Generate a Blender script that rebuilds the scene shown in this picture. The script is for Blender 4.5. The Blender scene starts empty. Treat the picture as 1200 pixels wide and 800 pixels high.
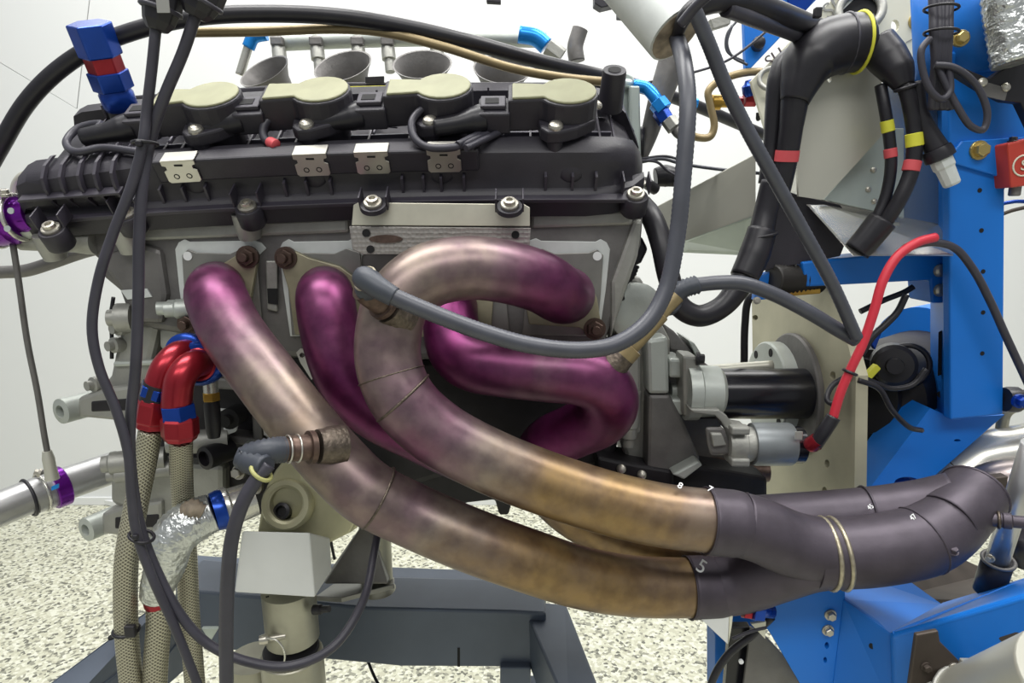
import bpy, bmesh, math, random
from mathutils import Vector as V, Matrix, Quaternion
random.seed(7)
S = bpy.context.scene
COL = S.collection
# ------------------------------------------------------------------ camera
FPX = 750.0
PITCH = math.radians(11.0)
CAM = V((0, 0, 1.0))
FW = V((0, math.cos(PITCH), -math.sin(PITCH)))
UP = V((0, math.sin(PITCH), math.cos(PITCH)))
cd = bpy.data.cameras.new('camera'); cam = bpy.data.objects.new('camera', cd); COL.objects.link(cam)
cd.sensor_width = 36; cd.lens = 36 * FPX / 1200; cd.clip_start = .01
cam.location = CAM; cam.rotation_euler = (math.pi / 2 - PITCH, 0, 0)
S.camera = cam
# ------------------------------------------------------------------ light
wd = bpy.data.worlds.new('world'); S.world = wd; wd.use_nodes = True
bg = wd.node_tree.nodes['Background']; bg.inputs[0].default_value = (.93, .97, 1, 1); bg.inputs[1].default_value = .34
def area(name, loc, rot, sx, sy, power, col=(1, .985, .96)):
    l = bpy.data.lights.new(name, 'AREA'); l.shape = 'RECTANGLE'; l.size = sx; l.size_y = sy; l.energy = power; l.color = col
    o = bpy.data.objects.new(name, l); COL.objects.link(o); o.location = loc; o.rotation_euler = rot; return o
area('ceiling_lamp', (-.6, .55, 2.55), (0, 0, 0), 1.2, .5, 30)
area('ceiling_lamp', (.9, .55, 2.55), (0, 0, 0), 1.2, .5, 30)
area('ceiling_lamp', (0, 1.75, 2.55), (0, 0, 0), 3.0, .6, 34)
area('ceiling_lamp', (0, -1.0, 2.55), (0, 0, 0), 2.4, .6, 40)
S.view_settings.view_transform = 'Standard'; S.view_settings.look = 'None'
S.view_settings.exposure = .12; S.view_settings.gamma = 1
S.view_settings.use_curve_mapping = False

# ------------------------------------------------------------------ helpers: pixels to places
def ray(px, py):
    return FW + V(((px - 600) / FPX, 0, 0)) + UP * ((400 - py) / FPX)
def W(px, py, Y):
    d = ray(px, py); return CAM + d * (Y / d.y)
def WZ(px, py, z):
    d = ray(px, py); return CAM + d * ((z - CAM.z) / d.z)
def onp(px, py, p0, n):
    d = ray(px, py); return CAM + d * ((p0 - CAM).dot(n) / d.dot(n))
def dep(p): return (p - CAM).dot(FW)
def mpp(p): return dep(p) / FPX
def G(p):
    return p.copy() if isinstance(p, V) else W(*p)
# ------------------------------------------------------------------ helpers: materials
def lin(h):
    h = h.lstrip('#'); r = []
    for i in (0, 2, 4):
        c = int(h[i:i + 2], 16) / 255; r.append(c / 12.92 if c <= .04045 else ((c + .055) / 1.055) ** 2.4)
    return (*r, 1)
MATS = {}
def mat(name, col, rough=.5, metal=0., noise=0., nscale=60, bump=0., bscale=300, spec=.5, col2=None, coat=0):
    if name in MATS: return MATS[name]
    m = bpy.data.materials.new(name); m.use_nodes = True; nt = m.node_tree; b = nt.nodes['Principled BSDF']
    b.inputs['Roughness'].default_value = rough; b.inputs['Metallic'].default_value = metal
    b.inputs['Specular IOR Level'].default_value = spec; b.inputs['Coat Weight'].default_value = coat
    c = lin(col); b.inputs['Base Color'].default_value = c
    tc = nt.nodes.new('ShaderNodeTexCoord')
    if noise or col2:
        n = nt.nodes.new('ShaderNodeTexNoise'); n.inputs['Scale'].default_value = nscale; n.inputs['Detail'].default_value = 5
        nt.links.new(tc.outputs['Object'], n.inputs['Vector'])
        r = nt.nodes.new('ShaderNodeValToRGB'); nt.links.new(n.outputs['Fac'], r.inputs['Fac'])
        r.color_ramp.elements[0].position = .3; r.color_ramp.elements[1].position = .7
        c2 = lin(col2) if col2 else tuple(min(1, x * (1 + noise)) for x in c[:3]) + (1,)
        c1 = c if col2 else tuple(x * (1 - noise) for x in c[:3]) + (1,)
        r.color_ramp.elements[0].color = c1; r.color_ramp.elements[1].color = c2
        nt.links.new(r.outputs['Color'], b.inputs['Base Color'])
    if bump:
        n = nt.nodes.new('ShaderNodeTexNoise'); n.inputs['Scale'].default_value = bscale; n.inputs['Detail'].default_value = 3
        nt.links.new(tc.outputs['Object'], n.inputs['Vector'])
        bp = nt.nodes.new('ShaderNodeBump'); bp.inputs['Strength'].default_value = bump; bp.inputs['Distance'].default_value = .001
        nt.links.new(n.outputs['Fac'], bp.inputs['Height']); nt.links.new(bp.outputs['Normal'], b.inputs['Normal'])
    MATS[name] = m; return m
mat('plastic', '#2b2930', .48, noise=.15, nscale=40, bump=.15, bscale=600, spec=.45)
mat('plastic_rib', '#35323b', .45)
mat('rubber', '#201f24', .38, noise=.15, nscale=80, spec=.4)
mat('cable', '#38373f', .42, noise=.12, nscale=60, spec=.4)
mat('conduit', '#42444c', .4, noise=.1, spec=.5)
mat('boot_grey', '#3d4149', .45, spec=.4)
mat('cast', '#9a9a94', .5, .55, noise=.14, nscale=30, bump=.35, bscale=260)
mat('cast_dark', '#6e6c6a', .5, .5, noise=.2, nscale=30, bump=.35, bscale=200)
mat('cast_pale', '#b3b8b2', .45, .45, noise=.08, nscale=30, bump=.2, bscale=260)
mat('black_metal', '#1d1c20', .4, .2, noise=.25, nscale=50)
mat('engine_dark', '#242225', .55, .3, noise=.4, nscale=35, bump=.3, bscale=120)
mat('steel', '#c2c0b8', .32, .9, noise=.08, nscale=40)
mat('bolt', '#b9b5aa', .35, .85, noise=.1)
mat('bolt_rust', '#5c4c44', .45, .75, noise=.3, nscale=200)
mat('bolt_zinc', '#b8a56a', .35, .85, noise=.2, nscale=150)
mat('gasket', '#c9cdca', .55, .25, noise=.06)
mat('shim', '#85847f', .42, .6, noise=.1, nscale=50)
mat('flange', '#959078', .45, .35, noise=.18, nscale=45)
mat('weld', '#625950', .45, .85, noise=.35, nscale=250, bump=.6, bscale=400)
mat('sleeve', '#4a444c', .5, .55, noise=.16, nscale=45, bump=.15, bscale=200)
mat('shield', '#cfccba', .35, .45, noise=.06)
mat('gold_cap', '#8d8d70', .55, 0, noise=.1, nscale=50)
mat('blue', '#0f6cc6', .45, 0, noise=.05, nscale=12, spec=.4)
mat('blue_an', '#153f98', .25, .6, noise=.1)
mat('blue_light', '#1f86d8', .25, .5, noise=.1)
mat('red_an', '#93242f', .28, .65, noise=.1)
mat('red_tape', '#c04a50', .6)
mat('yellow_tape', '#c8c63a', .6)
mat('red_cable', '#c22c3c', .45)
mat('red_box', '#b23a2c', .5)
mat('brown_line', '#8a7a58', .4, .3, noise=.12)
mat('brass', '#b08d43', .32, .9, noise=.15)
mat('stainless', '#c6c5bd', .26, .75, noise=.05, nscale=8)
mat('stainless_dull', '#bdbcb0', .4, .5, noise=.06, nscale=10)
mat('galv', '#b4beb9', .38, .5, noise=.1, nscale=20)
mat('alu_pipe', '#b4b4b4', .35, .8, noise=.08)
M_foil = mat('foil', '#c9ccca', .3, .85, noise=.1, nscale=40, bump=1., bscale=90)
for _n in M_foil.node_tree.nodes:
    if _n.type == 'BUMP': _n.inputs['Distance'].default_value = .005
mat('purple', '#6a1a8c', .2, .7)
mat('white_block', '#d6d8d6', .6, noise=.05, nscale=20)
mat('white', '#dfe1e0', .6)
mat('beige', '#d2d0bd', .5, noise=.04, nscale=20)
mat('bracket', '#b7b496', .42, .5, noise=.1, nscale=30)
mat('stand_tube', '#a09e8f', .4, .7, noise=.14, nscale=25)
mat('stand_grey', '#515a68', .42, .1, noise=.08, nscale=20, spec=.5)
mat('plate', '#aaa68f', .45, .45, noise=.12, nscale=18)
mat('brown_plate', '#4a423c', .55, .5, noise=.2, nscale=30)
mat('glossy_black', '#16161c', .22, .1)
mat('dark_bellows', '#2a2826', .5)
mat('grommet', '#8d8170', .7, noise=.4, nscale=120)
mat('text_grey', '#8a8a86', .6)
mat('text_dark', '#4a4040', .6)
mat('tie_olive', '#a6a56a', .5)
mat('web_plastic_lit', '#5a5862', .4)  # same plastic as the cover, lightened: light on the web edges painted in
mat('can_grey', '#7b8082', .4, .4, noise=.06)
mat('weld_pale', '#a39b86', .4, .7, noise=.25, nscale=200, bump=.4)
mat('yellow', '#b8b420', .5)
mat('stain_header', '#8f8684', .3, .85, noise=.15)
mat('hole', '#0c0c0e', .8)
# braided hose: fine diagonal weave
def braid():
    m = bpy.data.materials.new('braid'); m.use_nodes = True; nt = m.node_tree; b = nt.nodes['Principled BSDF']
    b.inputs['Metallic'].default_value = .8; b.inputs['Roughness'].default_value = .36
    uv = nt.nodes.new('ShaderNodeUVMap'); mp = nt.nodes.new('ShaderNodeMapping'); nt.links.new(uv.outputs[0], mp.inputs[0])
    hs = []
    for rz in (.9, -.9):
        w = nt.nodes.new('ShaderNodeTexWave'); w.inputs['Scale'].default_value = 1.0
        mm = nt.nodes.new('ShaderNodeMapping'); mm.inputs['Rotation'].default_value = (0, 0, rz); mm.inputs['Scale'].default_value = (1.2, 1.2, 1)
        nt.links.new(uv.outputs[0], mm.inputs[0]); nt.links.new(mm.outputs[0], w.inputs['Vector']); hs.append(w)
    mx = nt.nodes.new('ShaderNodeMath'); mx.operation = 'MAXIMUM'
    nt.links.new(hs[0].outputs['Fac'], mx.inputs[0]); nt.links.new(hs[1].outputs['Fac'], mx.inputs[1])
    r = nt.nodes.new('ShaderNodeValToRGB'); nt.links.new(mx.outputs[0], r.inputs[0])
    r.color_ramp.elements[0].color = lin('#6b675a'); r.color_ramp.elements[1].color = lin('#c0bca8'); r.color_ramp.elements[0].position = .35
    nt.links.new(r.outputs[0], b.inputs['Base Color'])
    bp = nt.nodes.new('ShaderNodeBump'); bp.inputs['Strength'].default_value = .6; bp.inputs['Distance'].default_value = .001
    nt.links.new(mx.outputs[0], bp.inputs['Height']); nt.links.new(bp.outputs[0], b.inputs['Normal'])
    MATS['braid'] = m
braid()
# heat-tinted exhaust steel: the tint follows how hot each stretch of tube ran
def heatmat():
    m = bpy.data.materials.new('heat_steel'); m.use_nodes = True; nt = m.node_tree; b = nt.nodes['Principled BSDF']
    b.inputs['Metallic'].default_value = .72; b.inputs['Roughness'].default_value = .36
    at = nt.nodes.new('ShaderNodeAttribute'); at.attribute_name = 'tube_tint'
    tc = nt.nodes.new('ShaderNodeTexCoord')
    n = nt.nodes.new('ShaderNodeTexNoise'); n.inputs['Scale'].default_value = 16; n.inputs['Detail'].default_value = 6; n.inputs['Roughness'].default_value = .6
    nt.links.new(tc.outputs['Object'], n.inputs['Vector'])
    ma = nt.nodes.new('ShaderNodeMath'); ma.operation = 'MULTIPLY_ADD'; ma.inputs[1].default_value = .55; ma.inputs[2].default_value = -.275
    nt.links.new(n.outputs['Fac'], ma.inputs[0])
    ad = nt.nodes.new('ShaderNodeMath'); ad.operation = 'ADD'; nt.links.new(at.outputs['Fac'], ad.inputs[0]); nt.links.new(ma.outputs[0], ad.inputs[1])
    r = nt.nodes.new('ShaderNodeValToRGB'); nt.links.new(ad.outputs[0], r.inputs[0]); e = r.color_ramp.elements
    e[0].position = 0; e[0].color = lin('#6c2457'); e[1].position = 1; e[1].color = lin('#7d6f50')
    for p, c in ((.22, '#6d3f5b'), (.42, '#7b656b'), (.58, '#877a70'), (.72, '#7f6c5a'), (.86, '#8f7650')):
        k = e.new(p); k.color = lin(c)
    n2 = nt.nodes.new('ShaderNodeTexNoise'); n2.inputs['Scale'].default_value = 70; n2.inputs['Detail'].default_value = 4
    nt.links.new(tc.outputs['Object'], n2.inputs['Vector'])
    r2 = nt.nodes.new('ShaderNodeValToRGB'); nt.links.new(n2.outputs['Fac'], r2.inputs[0])
    r2.color_ramp.elements[0].position = .35; r2.color_ramp.elements[0].color = (.72, .7, .74, 1); r2.color_ramp.elements[1].position = .6; r2.color_ramp.elements[1].color = (1, 1, 1, 1)
    mx = nt.nodes.new('ShaderNodeMix'); mx.data_type = 'RGBA'; mx.blend_type = 'MULTIPLY'; mx.inputs[0].default_value = 1
    nt.links.new(r.outputs[0], mx.inputs[6]); nt.links.new(r2.outputs[0], mx.inputs[7]); nt.links.new(mx.outputs[2], b.inputs['Base Color'])
    mr = nt.nodes.new('ShaderNodeMapRange'); mr.inputs['To Min'].default_value = .28; mr.inputs['To Max'].default_value = .5
    nt.links.new(n2.outputs['Fac'], mr.inputs['Value']); nt.links.new(mr.outputs[0], b.inputs['Roughness'])
    MATS['heat_steel'] = m
heatmat()
# embossed sheet: round dimples
def dimple():
    m = mat('dimple', '#9b9792', .4, .6); nt = m.node_tree; b = nt.nodes['Principled BSDF']
    tc = nt.nodes.new('ShaderNodeTexCoord'); v = nt.nodes.new('ShaderNodeTexVoronoi'); v.inputs['Scale'].default_value = 250; v.inputs['Randomness'].default_value = .25
    nt.links.new(tc.outputs['Object'], v.inputs['Vector'])
    bp = nt.nodes.new('ShaderNodeBump'); bp.inputs['Strength'].default_value = .7; bp.inputs['Distance'].default_value = .0012
    nt.links.new(v.outputs['Distance'], bp.inputs['Height']); nt.links.new(bp.outputs[0], b.inputs['Normal'])
dimple()
# flake floor
def flake():
    m = mat('flake_floor', '#cfcfba', .45); nt = m.node_tree; b = nt.nodes['Principled BSDF']
    tc = nt.nodes.new('ShaderNodeTexCoord'); v = nt.nodes.new('ShaderNodeTexVoronoi'); v.inputs['Scale'].default_value = 150
    nt.links.new(tc.outputs['Object'], v.inputs['Vector'])
    r = nt.nodes.new('ShaderNodeValToRGB'); r.color_ramp.interpolation = 'CONSTANT'; e = r.color_ramp.elements
    sp = nt.nodes.new('ShaderNodeSeparateColor'); nt.links.new(v.outputs['Color'], sp.inputs[0]); nt.links.new(sp.outputs[0], r.inputs[0])
    e[0].position = 0; e[0].color = lin('#66665c'); e[1].position = .1; e[1].color = lin('#8f8f80')
    for p, c in ((.24, '#b9b8a3'), (.5, '#c8c8b4'), (.8, '#d6d6c6')):
        k = e.new(p); k.color = lin(c)
    nt.links.new(r.outputs[0], b.inputs['Base Color'])
flake()
M = MATS
# ------------------------------------------------------------------ helpers: shapes -> (verts, faces[, uv-strip info])
def mesh(name, vs, fs, m, parent=None, smooth=False, bevel=0, seg=2, heat=None, uvs=None):
    me = bpy.data.meshes.new(name); me.from_pydata([tuple(v) for v in vs], [], fs)
    bm = bmesh.new(); bm.from_mesh(me); bmesh.ops.recalc_face_normals(bm, faces=bm.faces); bm.to_mesh(me); bm.free()
    if smooth:
        for p in me.polygons: p.use_smooth = True
    if heat:
        a = me.attributes.new('tube_tint', 'FLOAT', 'POINT'); a.data.foreach_set('value', heat)
    if uvs:
        l = me.uv_layers.new(name='UVMap')
        for lp in me.loops: l.data[lp.index].uv = uvs[lp.vertex_index]
    me.materials.append(M[m])
    o = bpy.data.objects.new(name, me); COL.objects.link(o); o.parent = parent
    if bevel:
        b = o.modifiers.new('soft_edge', 'BEVEL'); b.width = bevel; b.segments = seg; b.limit_method = 'ANGLE'; b.angle_limit = math.radians(40); b.harden_normals = False
    return o
def thing(name, label, cat, group=None):
    o = bpy.data.objects.new(name, None); COL.objects.link(o); o.empty_display_size = .02
    tag(o, label, cat, group); return o
def tag(o, label, cat, group=None):
    o['label'] = label; o['category'] = cat
    if group: o['group'] = group
    return o
def struct(o): o['kind'] = 'structure'; return o
def spline(pts, n):
    P = [pts[0] * 2 - pts[1]] + pts + [pts[-1] * 2 - pts[-2]]; out = []; par = []
    for i in range(1, len(P) - 2):
        p0, p1, p2, p3 = P[i - 1:i + 3]
        d1 = max((p1 - p0).length, 1e-5) ** .5; d2 = max((p2 - p1).length, 1e-5) ** .5; d3 = max((p3 - p2).length, 1e-5) ** .5
        m1 = (p1 - p0) / d1 - (p2 - p0) / (d1 + d2) + (p2 - p1) / d2
        m2 = (p2 - p1) / d2 - (p3 - p1) / (d2 + d3) + (p3 - p2) / d3
        m1 *= d2; m2 *= d2
        for k in range(n):
            t = k / n; t2 = t * t; t3 = t2 * t
            out.append(p1 * (2 * t3 - 3 * t2 + 1) + m1 * (t3 - 2 * t2 + t) + p2 * (-2 * t3 + 3 * t2) + m2 * (t3 - t2)); par.append(i - 1 + t)
    out.append(pts[-1].copy()); par.append(len(pts) - 1.0); return out, par
def lerp_list(L, t):
    i = min(int(t), len(L) - 2); f = t - i; return L[i] * (1 - f) + L[i + 1] * f
def sweep(pts, rad, seg=14, cap=True, closed=False):
    n = len(pts); T = []
    for i in range(n):
        a = pts[max(i - 1, 0)]; b = pts[min(i + 1, n - 1)]
        if closed: a = pts[i - 1]; b = pts[(i + 1) % n]
        T.append((b - a).normalized())
    ref = V((0, 0, 1)) if abs(T[0].z) < .8 else V((0, 1, 0))
    N = (ref - T[0] * ref.dot(T[0])).normalized(); vs = []; L = 0; uv = []
    for i in range(n):
        if i:
            q = T[i - 1].rotation_difference(T[i]); N = q @ N; N = (N - T[i] * N.dot(T[i])).normalized(); L += (pts[i] - pts[i - 1]).length
        B = T[i].cross(N); r = rad[i]
        for k in range(seg):
            a = 2 * math.pi * k / seg; vs.append(pts[i] + N * (r * math.cos(a)) + B * (r * math.sin(a)))
            uv.append((abs(2 * k / seg - 1) * 3.14, L / max(r, 1e-4)))
    fs = []
    for i in range(n if closed else n - 1):
        j = (i + 1) % n
        for k in range(seg): fs.append((i * seg + k, i * seg + (k + 1) % seg, j * seg + (k + 1) % seg, j * seg + k))
    if cap and not closed:
        fs.append(tuple(range(seg))[::-1]); fs.append(tuple((n - 1) * seg + k for k in range(seg)))
    return vs, fs, uv
def tube(name, pts, rpx, m, parent=None, seg=14, n=8, heat=None, rib=None, rm=None, uv=False):
    """pts: (px,py,Y) or Vectors; rpx: radius in photo pixels at the mean depth (or a list, one per point)"""
    P = [G(p) for p in pts]
    if rm is None:
        if isinstance(rpx, (list, tuple)): R = [r * mpp(p) for r, p in zip(rpx, P)]
        else:
            k = sum(mpp(p) for p in P) / len(P); R = [rpx * k] * len(P)
    else: R = rm if isinstance(rm, (list, tuple)) else [rm] * len(P)
    if len(P) == 2: n = 2 if not rib else 40
    if rib: n = max(n, rib[1])
    S_, par = spline(P, n); rr = [lerp_list(R, t) for t in par]
    if rib: rr = [r * (1 + rib[0] * (1 if i % 2 else -1)) for i, r in enumerate(rr)]
    vs, fs, uvs = sweep(S_, rr, seg)
    h = None
    if heat: h = [lerp_list(heat, t) for t in par for _ in range(seg)]
    o = mesh(name, vs, fs, m, parent, True, heat=h, uvs=uvs if uv else None)
    # keep the end caps crisp
    for p in o.data.polygons:
        if len(p.vertices) > 4: p.use_smooth = False
    return o
def frame(axis):
    a = axis.normalized(); r = V((0, 0, 1)) if abs(a.z) < .9 else V((1, 0, 0)); u = a.cross(r).normalized(); return u, a.cross(u), a
def lathe(name, base, axis, prof, m, parent=None, seg=24, smooth=True, bevel=0, cap=True):
    """prof: list of (distance along axis, radius) in metres"""
    u, w, a = frame(axis); base = G(base); vs = []; fs = []
    for d, r in prof:
        for k in range(seg):
            t = 2 * math.pi * (k + .5) / seg; vs.append(base + a * d + u * (r * math.cos(t)) + w * (r * math.sin(t)))
    n = len(prof)
    for i in range(n - 1):
        for k in range(seg): fs.append((i * seg + k, i * seg + (k + 1) % seg, (i + 1) * seg + (k + 1) % seg, (i + 1) * seg + k))
    if cap: fs.append(tuple(range(seg))[::-1]); fs.append(tuple((n - 1) * seg + k for k in range(seg)))
    o = mesh(name, vs, fs, m, parent, False, bevel)
    if smooth and seg > 8:
        for p in o.data.polygons: p.use_smooth = len(p.vertices) == 4
        o.data.set_sharp_from_angle(angle=math.radians(38)) if hasattr(o.data, 'set_sharp_from_angle') else None
    return o
def ring(name, c, axis, R, r, m, parent=None, seg=28, seg2=8):
    u, w, a = frame(axis); c = G(c)
    pts = [c + u * (R * math.cos(2 * math.pi * k / seg)) + w * (R * math.sin(2 * math.pi * k / seg)) for k in range(seg)]
    vs, fs, _ = sweep(pts, [r] * seg, seg2, closed=True); return mesh(name, vs, fs, m, parent, True)
def hexp(name, base, axis, r, h, m, parent=None, bevel=.0006):
    return lathe(name, base, axis, [(0, r), (h, r)], m, parent, 6, False, bevel)
def plate(name, loop, vec, m, parent=None, bevel=.0012, holes=(), hseg=14):
    """loop: outline (pixels or points) on one plane; vec: thickness vector; holes: (px,py,rx[,ry]) in photo pixels on that plane"""
    P = [G(p) for p in loop]
    nn = V((0, 0, 0)); c = sum(P, V((0, 0, 0))) / len(P)
    for i in range(len(P)): nn += (P[i] - c).cross(P[(i + 1) % len(P)] - c)
    nn.normalize(); vec = V(vec)
    if not holes:
        n = len(P); vs = P + [p + vec for p in P]
        fs = [tuple(range(n))[::-1], tuple(range(n, 2 * n))] + [(i, (i + 1) % n, n + (i + 1) % n, n + i) for i in range(n)]
        return mesh(name, vs, fs, m, parent, False, bevel)
    bm = bmesh.new(); loops = [P]
    for h in holes:
        rx = h[2]; ry = h[3] if len(h) > 3 else rx
        loops.append([onp(h[0] + rx * math.cos(2 * math.pi * k / hseg), h[1] + ry * math.sin(2 * math.pi * k / hseg), c, nn) for k in range(hseg)])
    es = []
    for L in loops:
        q = [bm.verts.new(p) for p in L]
        es += [bm.edges.new((q[i], q[(i + 1) % len(q)])) for i in range(len(q))]
    bmesh.ops.triangle_fill(bm, use_beauty=True, use_dissolve=False, edges=es, normal=nn)
    fc = list(bm.faces); r = bmesh.ops.extrude_face_region(bm, geom=fc)
    bmesh.ops.translate(bm, vec=vec, verts=[g for g in r['geom'] if isinstance(g, bmesh.types.BMVert)])
    bmesh.ops.recalc_face_normals(bm, faces=bm.faces)
    me = bpy.data.meshes.new(name); bm.to_mesh(me); bm.free(); me.materials.append(M[m])
    o = bpy.data.objects.new(name, me); COL.objects.link(o); o.parent = parent
    return o
def box(name, c, sx, sy, sz, m, parent=None, bevel=.001, ax=None):
    """ax: (x axis, y axis, z axis)"""
    c = G(c); X, Y, Z = ax or (V((1, 0, 0)), V((0, 1, 0)), V((0, 0, 1)))
    vs = [c + X * (sx / 2 * i) + Y * (sy / 2 * j) + Z * (sz / 2 * k) for i in (-1, 1) for j in (-1, 1) for k in (-1, 1)]
    fs = [(0, 1, 3, 2), (4, 6, 7, 5), (0, 4, 5, 1), (2, 3, 7, 6), (0, 2, 6, 4), (1, 5, 7, 3)]
    return mesh(name, vs, fs, m, parent, False, bevel)
# shared fasteners: unit mesh (radius 1, axis z), copied with obj.copy()
_F = {}
def _unit(kind, m):
    key = kind + m
    if key in _F: return _F[key]
    vs = []; fs = []
    def lay(prof, seg):
        b = len(vs)
        for z, r in prof:
            for k in range(seg): t = 2 * math.pi * (k + .5) / seg; vs.append((r * math.cos(t), r * math.sin(t), z))
        n = len(prof)
        for i in range(n - 1):
            for k in range(seg): fs.append((b + i * seg + k, b + i * seg + (k + 1) % seg, b + (i + 1) * seg + (k + 1) % seg, b + (i + 1) * seg + k))
        fs.append(tuple(b + k for k in range(seg))[::-1]); fs.append(tuple(b + (n - 1) * seg + k for k in range(seg)))
    if kind == 'hex': lay([(-.3, 1), (.15, 1), (.2, .96)], 18); lay([(.15, .72), (.85, .72), (.95, .6)], 6)
    elif kind == 'torx': lay([(-.5, .95), (.1, 1), (.22, .92)], 20); lay([(.2, .66), (.6, .62), (.62, .36), (.35, .3)], 12)
    elif kind == 'nut': lay([(-.3, 1), (.12, 1)], 18); lay([(.1, .78), (.6, .78), (.66, .7)], 6); lay([(.6, .42), (1.25, .42), (1.3, .36)], 12)
    elif kind == 'dome': lay([(-.4, 1), (0, 1), (.3, .85), (.5, .5), (.55, .15)], 16)
    elif kind == 'hole': lay([(-.3, 1), (.12, 1), (.12, .7)], 16)
    me = bpy.data.meshes.new(kind + '_fastener'); me.from_pydata(vs, [], fs); me.materials.append(M[m]); me.update()
    _F[key] = me; return me
def bolt(p, axis, r, parent, kind='hex', m='bolt', name='bolt'):
    o = bpy.data.objects.new(name, _unit(kind, m)); COL.objects.link(o); o.parent = parent; o.location = G(p)
    o.rotation_mode = 'QUATERNION'; o.rotation_quaternion = V((0, 0, 1)).rotation_difference(axis.normalized()); o.scale = (r, r, r)
    return o
def text(name, s, p, size, xdir, ydir, m, parent, ext=.0004):
    c = bpy.data.curves.new('t', 'FONT'); c.body = s; c.size = size; c.extrude = ext; c.align_x = 'CENTER'; c.align_y = 'CENTER'
    t = bpy.data.objects.new('t', c); COL.objects.link(t)
    me = bpy.data.meshes.new_from_object(t.evaluated_get(bpy.context.evaluated_depsgraph_get())); bpy.data.objects.remove(t)
    x = xdir.normalized(); z = x.cross(ydir).normalized(); y = z.cross(x); p = G(p)
    me.transform(Matrix(((x.x, y.x, z.x, p.x), (x.y, y.y, z.y, p.y), (x.z, y.z, z.z, p.z), (0, 0, 0, 1))))
    me.materials.clear(); me.materials.append(M[m]); me.name = name
    o = bpy.data.objects.new(name, me); COL.objects.link(o); o.parent = parent; return o
X = V((1, 0, 0)); Y = V((0, 1, 0)); Z = V((0, 0, 1))
def finish():
    """give every object its own origin: things at their base, parts at their centre"""
    bpy.context.view_layer.update(); pos = {}
    obs = [o for o in S.objects if o.type in ('MESH', 'EMPTY')]
    for o in obs:
        if o.type == 'MESH':
            if o.data.users > 1 or o.rotation_mode == 'QUATERNION': pos[o] = o.location.copy(); continue
            vs = [v.co for v in o.data.vertices]; lo = [min(v[i] for v in vs) for i in range(3)]; hi = [max(v[i] for v in vs) for i in range(3)]
            c = V([(lo[i] + hi[i]) / 2 for i in range(3)])
            if o.parent is None: c.z = lo[2]
            o.data.transform(Matrix.Translation(-c)); pos[o] = c
    for o in obs:
        if o.type == 'EMPTY':
            ch = [c for c in o.children_recursive if c.type == 'MESH']; P = []
            for c in ch:
                Mx = Matrix.Translation(pos[c]) @ c.rotation_quaternion.to_matrix().to_4x4() @ Matrix.Diagonal((*c.scale, 1)) if c.rotation_mode == 'QUATERNION' else Matrix.Translation(pos[c])
                P += [Mx @ v.co for v in c.data.vertices]
            lo = [min(v[i] for v in P) for i in range(3)]; hi = [max(v[i] for v in P) for i in range(3)]
            pos[o] = V(((lo[0] + hi[0]) / 2, (lo[1] + hi[1]) / 2, lo[2]))
    for o in obs: o.location = pos[o] - (pos[o.parent] if o.parent else V((0, 0, 0)))
# ================================================================== the room
fl = struct(mesh('floor', [(-4, -2, 0), (4, -2, 0), (4, 2.3, 0), (-4, 2.3, 0), (-4, -2, -.05), (4, -2, -.05), (4, 2.3, -.05), (-4, 2.3, -.05)],
     [(0, 1, 2, 3), (7, 6, 5, 4), (0, 4, 5, 1), (1, 5, 6, 2), (2, 6, 7, 3), (3, 7, 4, 0)], 'flake_floor'))
wb = struct(box('wall_back', V((.4, 2.16, 1.4)), 5.6, .06, 2.8, 'white', None, 0))
xs = [-1.46, -1.44, .2, 1.5, 3.2]; zs = [.0, 1.62, 2.8]
def panels(wall, o, d, us, zs_, nrm):
    for i in range(len(us) - 1):
        for j in range(len(zs_) - 1):
            u0, u1, z0, z1 = us[i] + .002, us[i + 1] - .002, zs_[j] + .002, zs_[j + 1] - .002
            if u1 - u0 < .01: continue
            P = [o + d * u0 + Z * z0, o + d * u1 + Z * z0, o + d * u1 + Z * z1, o + d * u0 + Z * z1]
            plate('panel', P, nrm * .012, 'white', wall, .001)
YB = 2.13
A0, A1, B1 = W(-160, -24, YB), W(93, 128, YB), W(115, -60, YB); C0 = V((-2.35, YB, A0.z)); gap = .0016
t0 = V((B1.x, YB, 2.8)); 
plate('panel', [V((-2.4, YB, A0.z - (A0.x + 2.4) * 0 + gap)), A0 + Z * gap, A1 + Z * gap - X * gap, B1 - X * gap, V((B1.x - gap, YB, 2.8)), V((-2.4, YB, 2.8))], (0, -.012, 0), 'white', wb, 0)
plate('panel', [V((-2.4, YB, 0)), V((3.2, YB, 0)), V((3.2, YB, 2.8)), V((B1.x + gap, YB, 2.8)), B1 + X * gap, A1 - Z * gap + X * gap, A0 - Z * gap, V((-2.4, YB, A0.z - gap))], (0, -.012, 0), 'white', wb, 0)
bb = struct(plate('baseboard_back', [V((-2.4, 2.118, 0)), V((3.2, 2.118, 0)), V((3.2, 2.118, .03)), V((-2.4, 2.118, .03))], (0, -.008, 0), 'white', None, .002))
# ================================================================== engine: tilted bank frame
TA = math.radians(38); WD = V((0, math.cos(TA), math.sin(TA))); VD = V((0, -math.sin(TA), math.cos(TA)))
BO = W(600, 250, .60)
def drop(u): return -.085 * (u - .05) ** 2 + .003
def BK(u, w, v): return BO + X * u + WD * w + VD * v + Z * drop(u)
def BP(px, py, v):
    s = V((0, 0, 0))
    for _ in range(3):
        p = onp(px, py, BO + VD * v + s, VD); s = Z * drop(p.x)
    q = p - BO - s; return q.x, q.dot(WD)
def BPK(px, py, v):
    u, w = BP(px, py, v); return BK(u, w, v)

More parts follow.
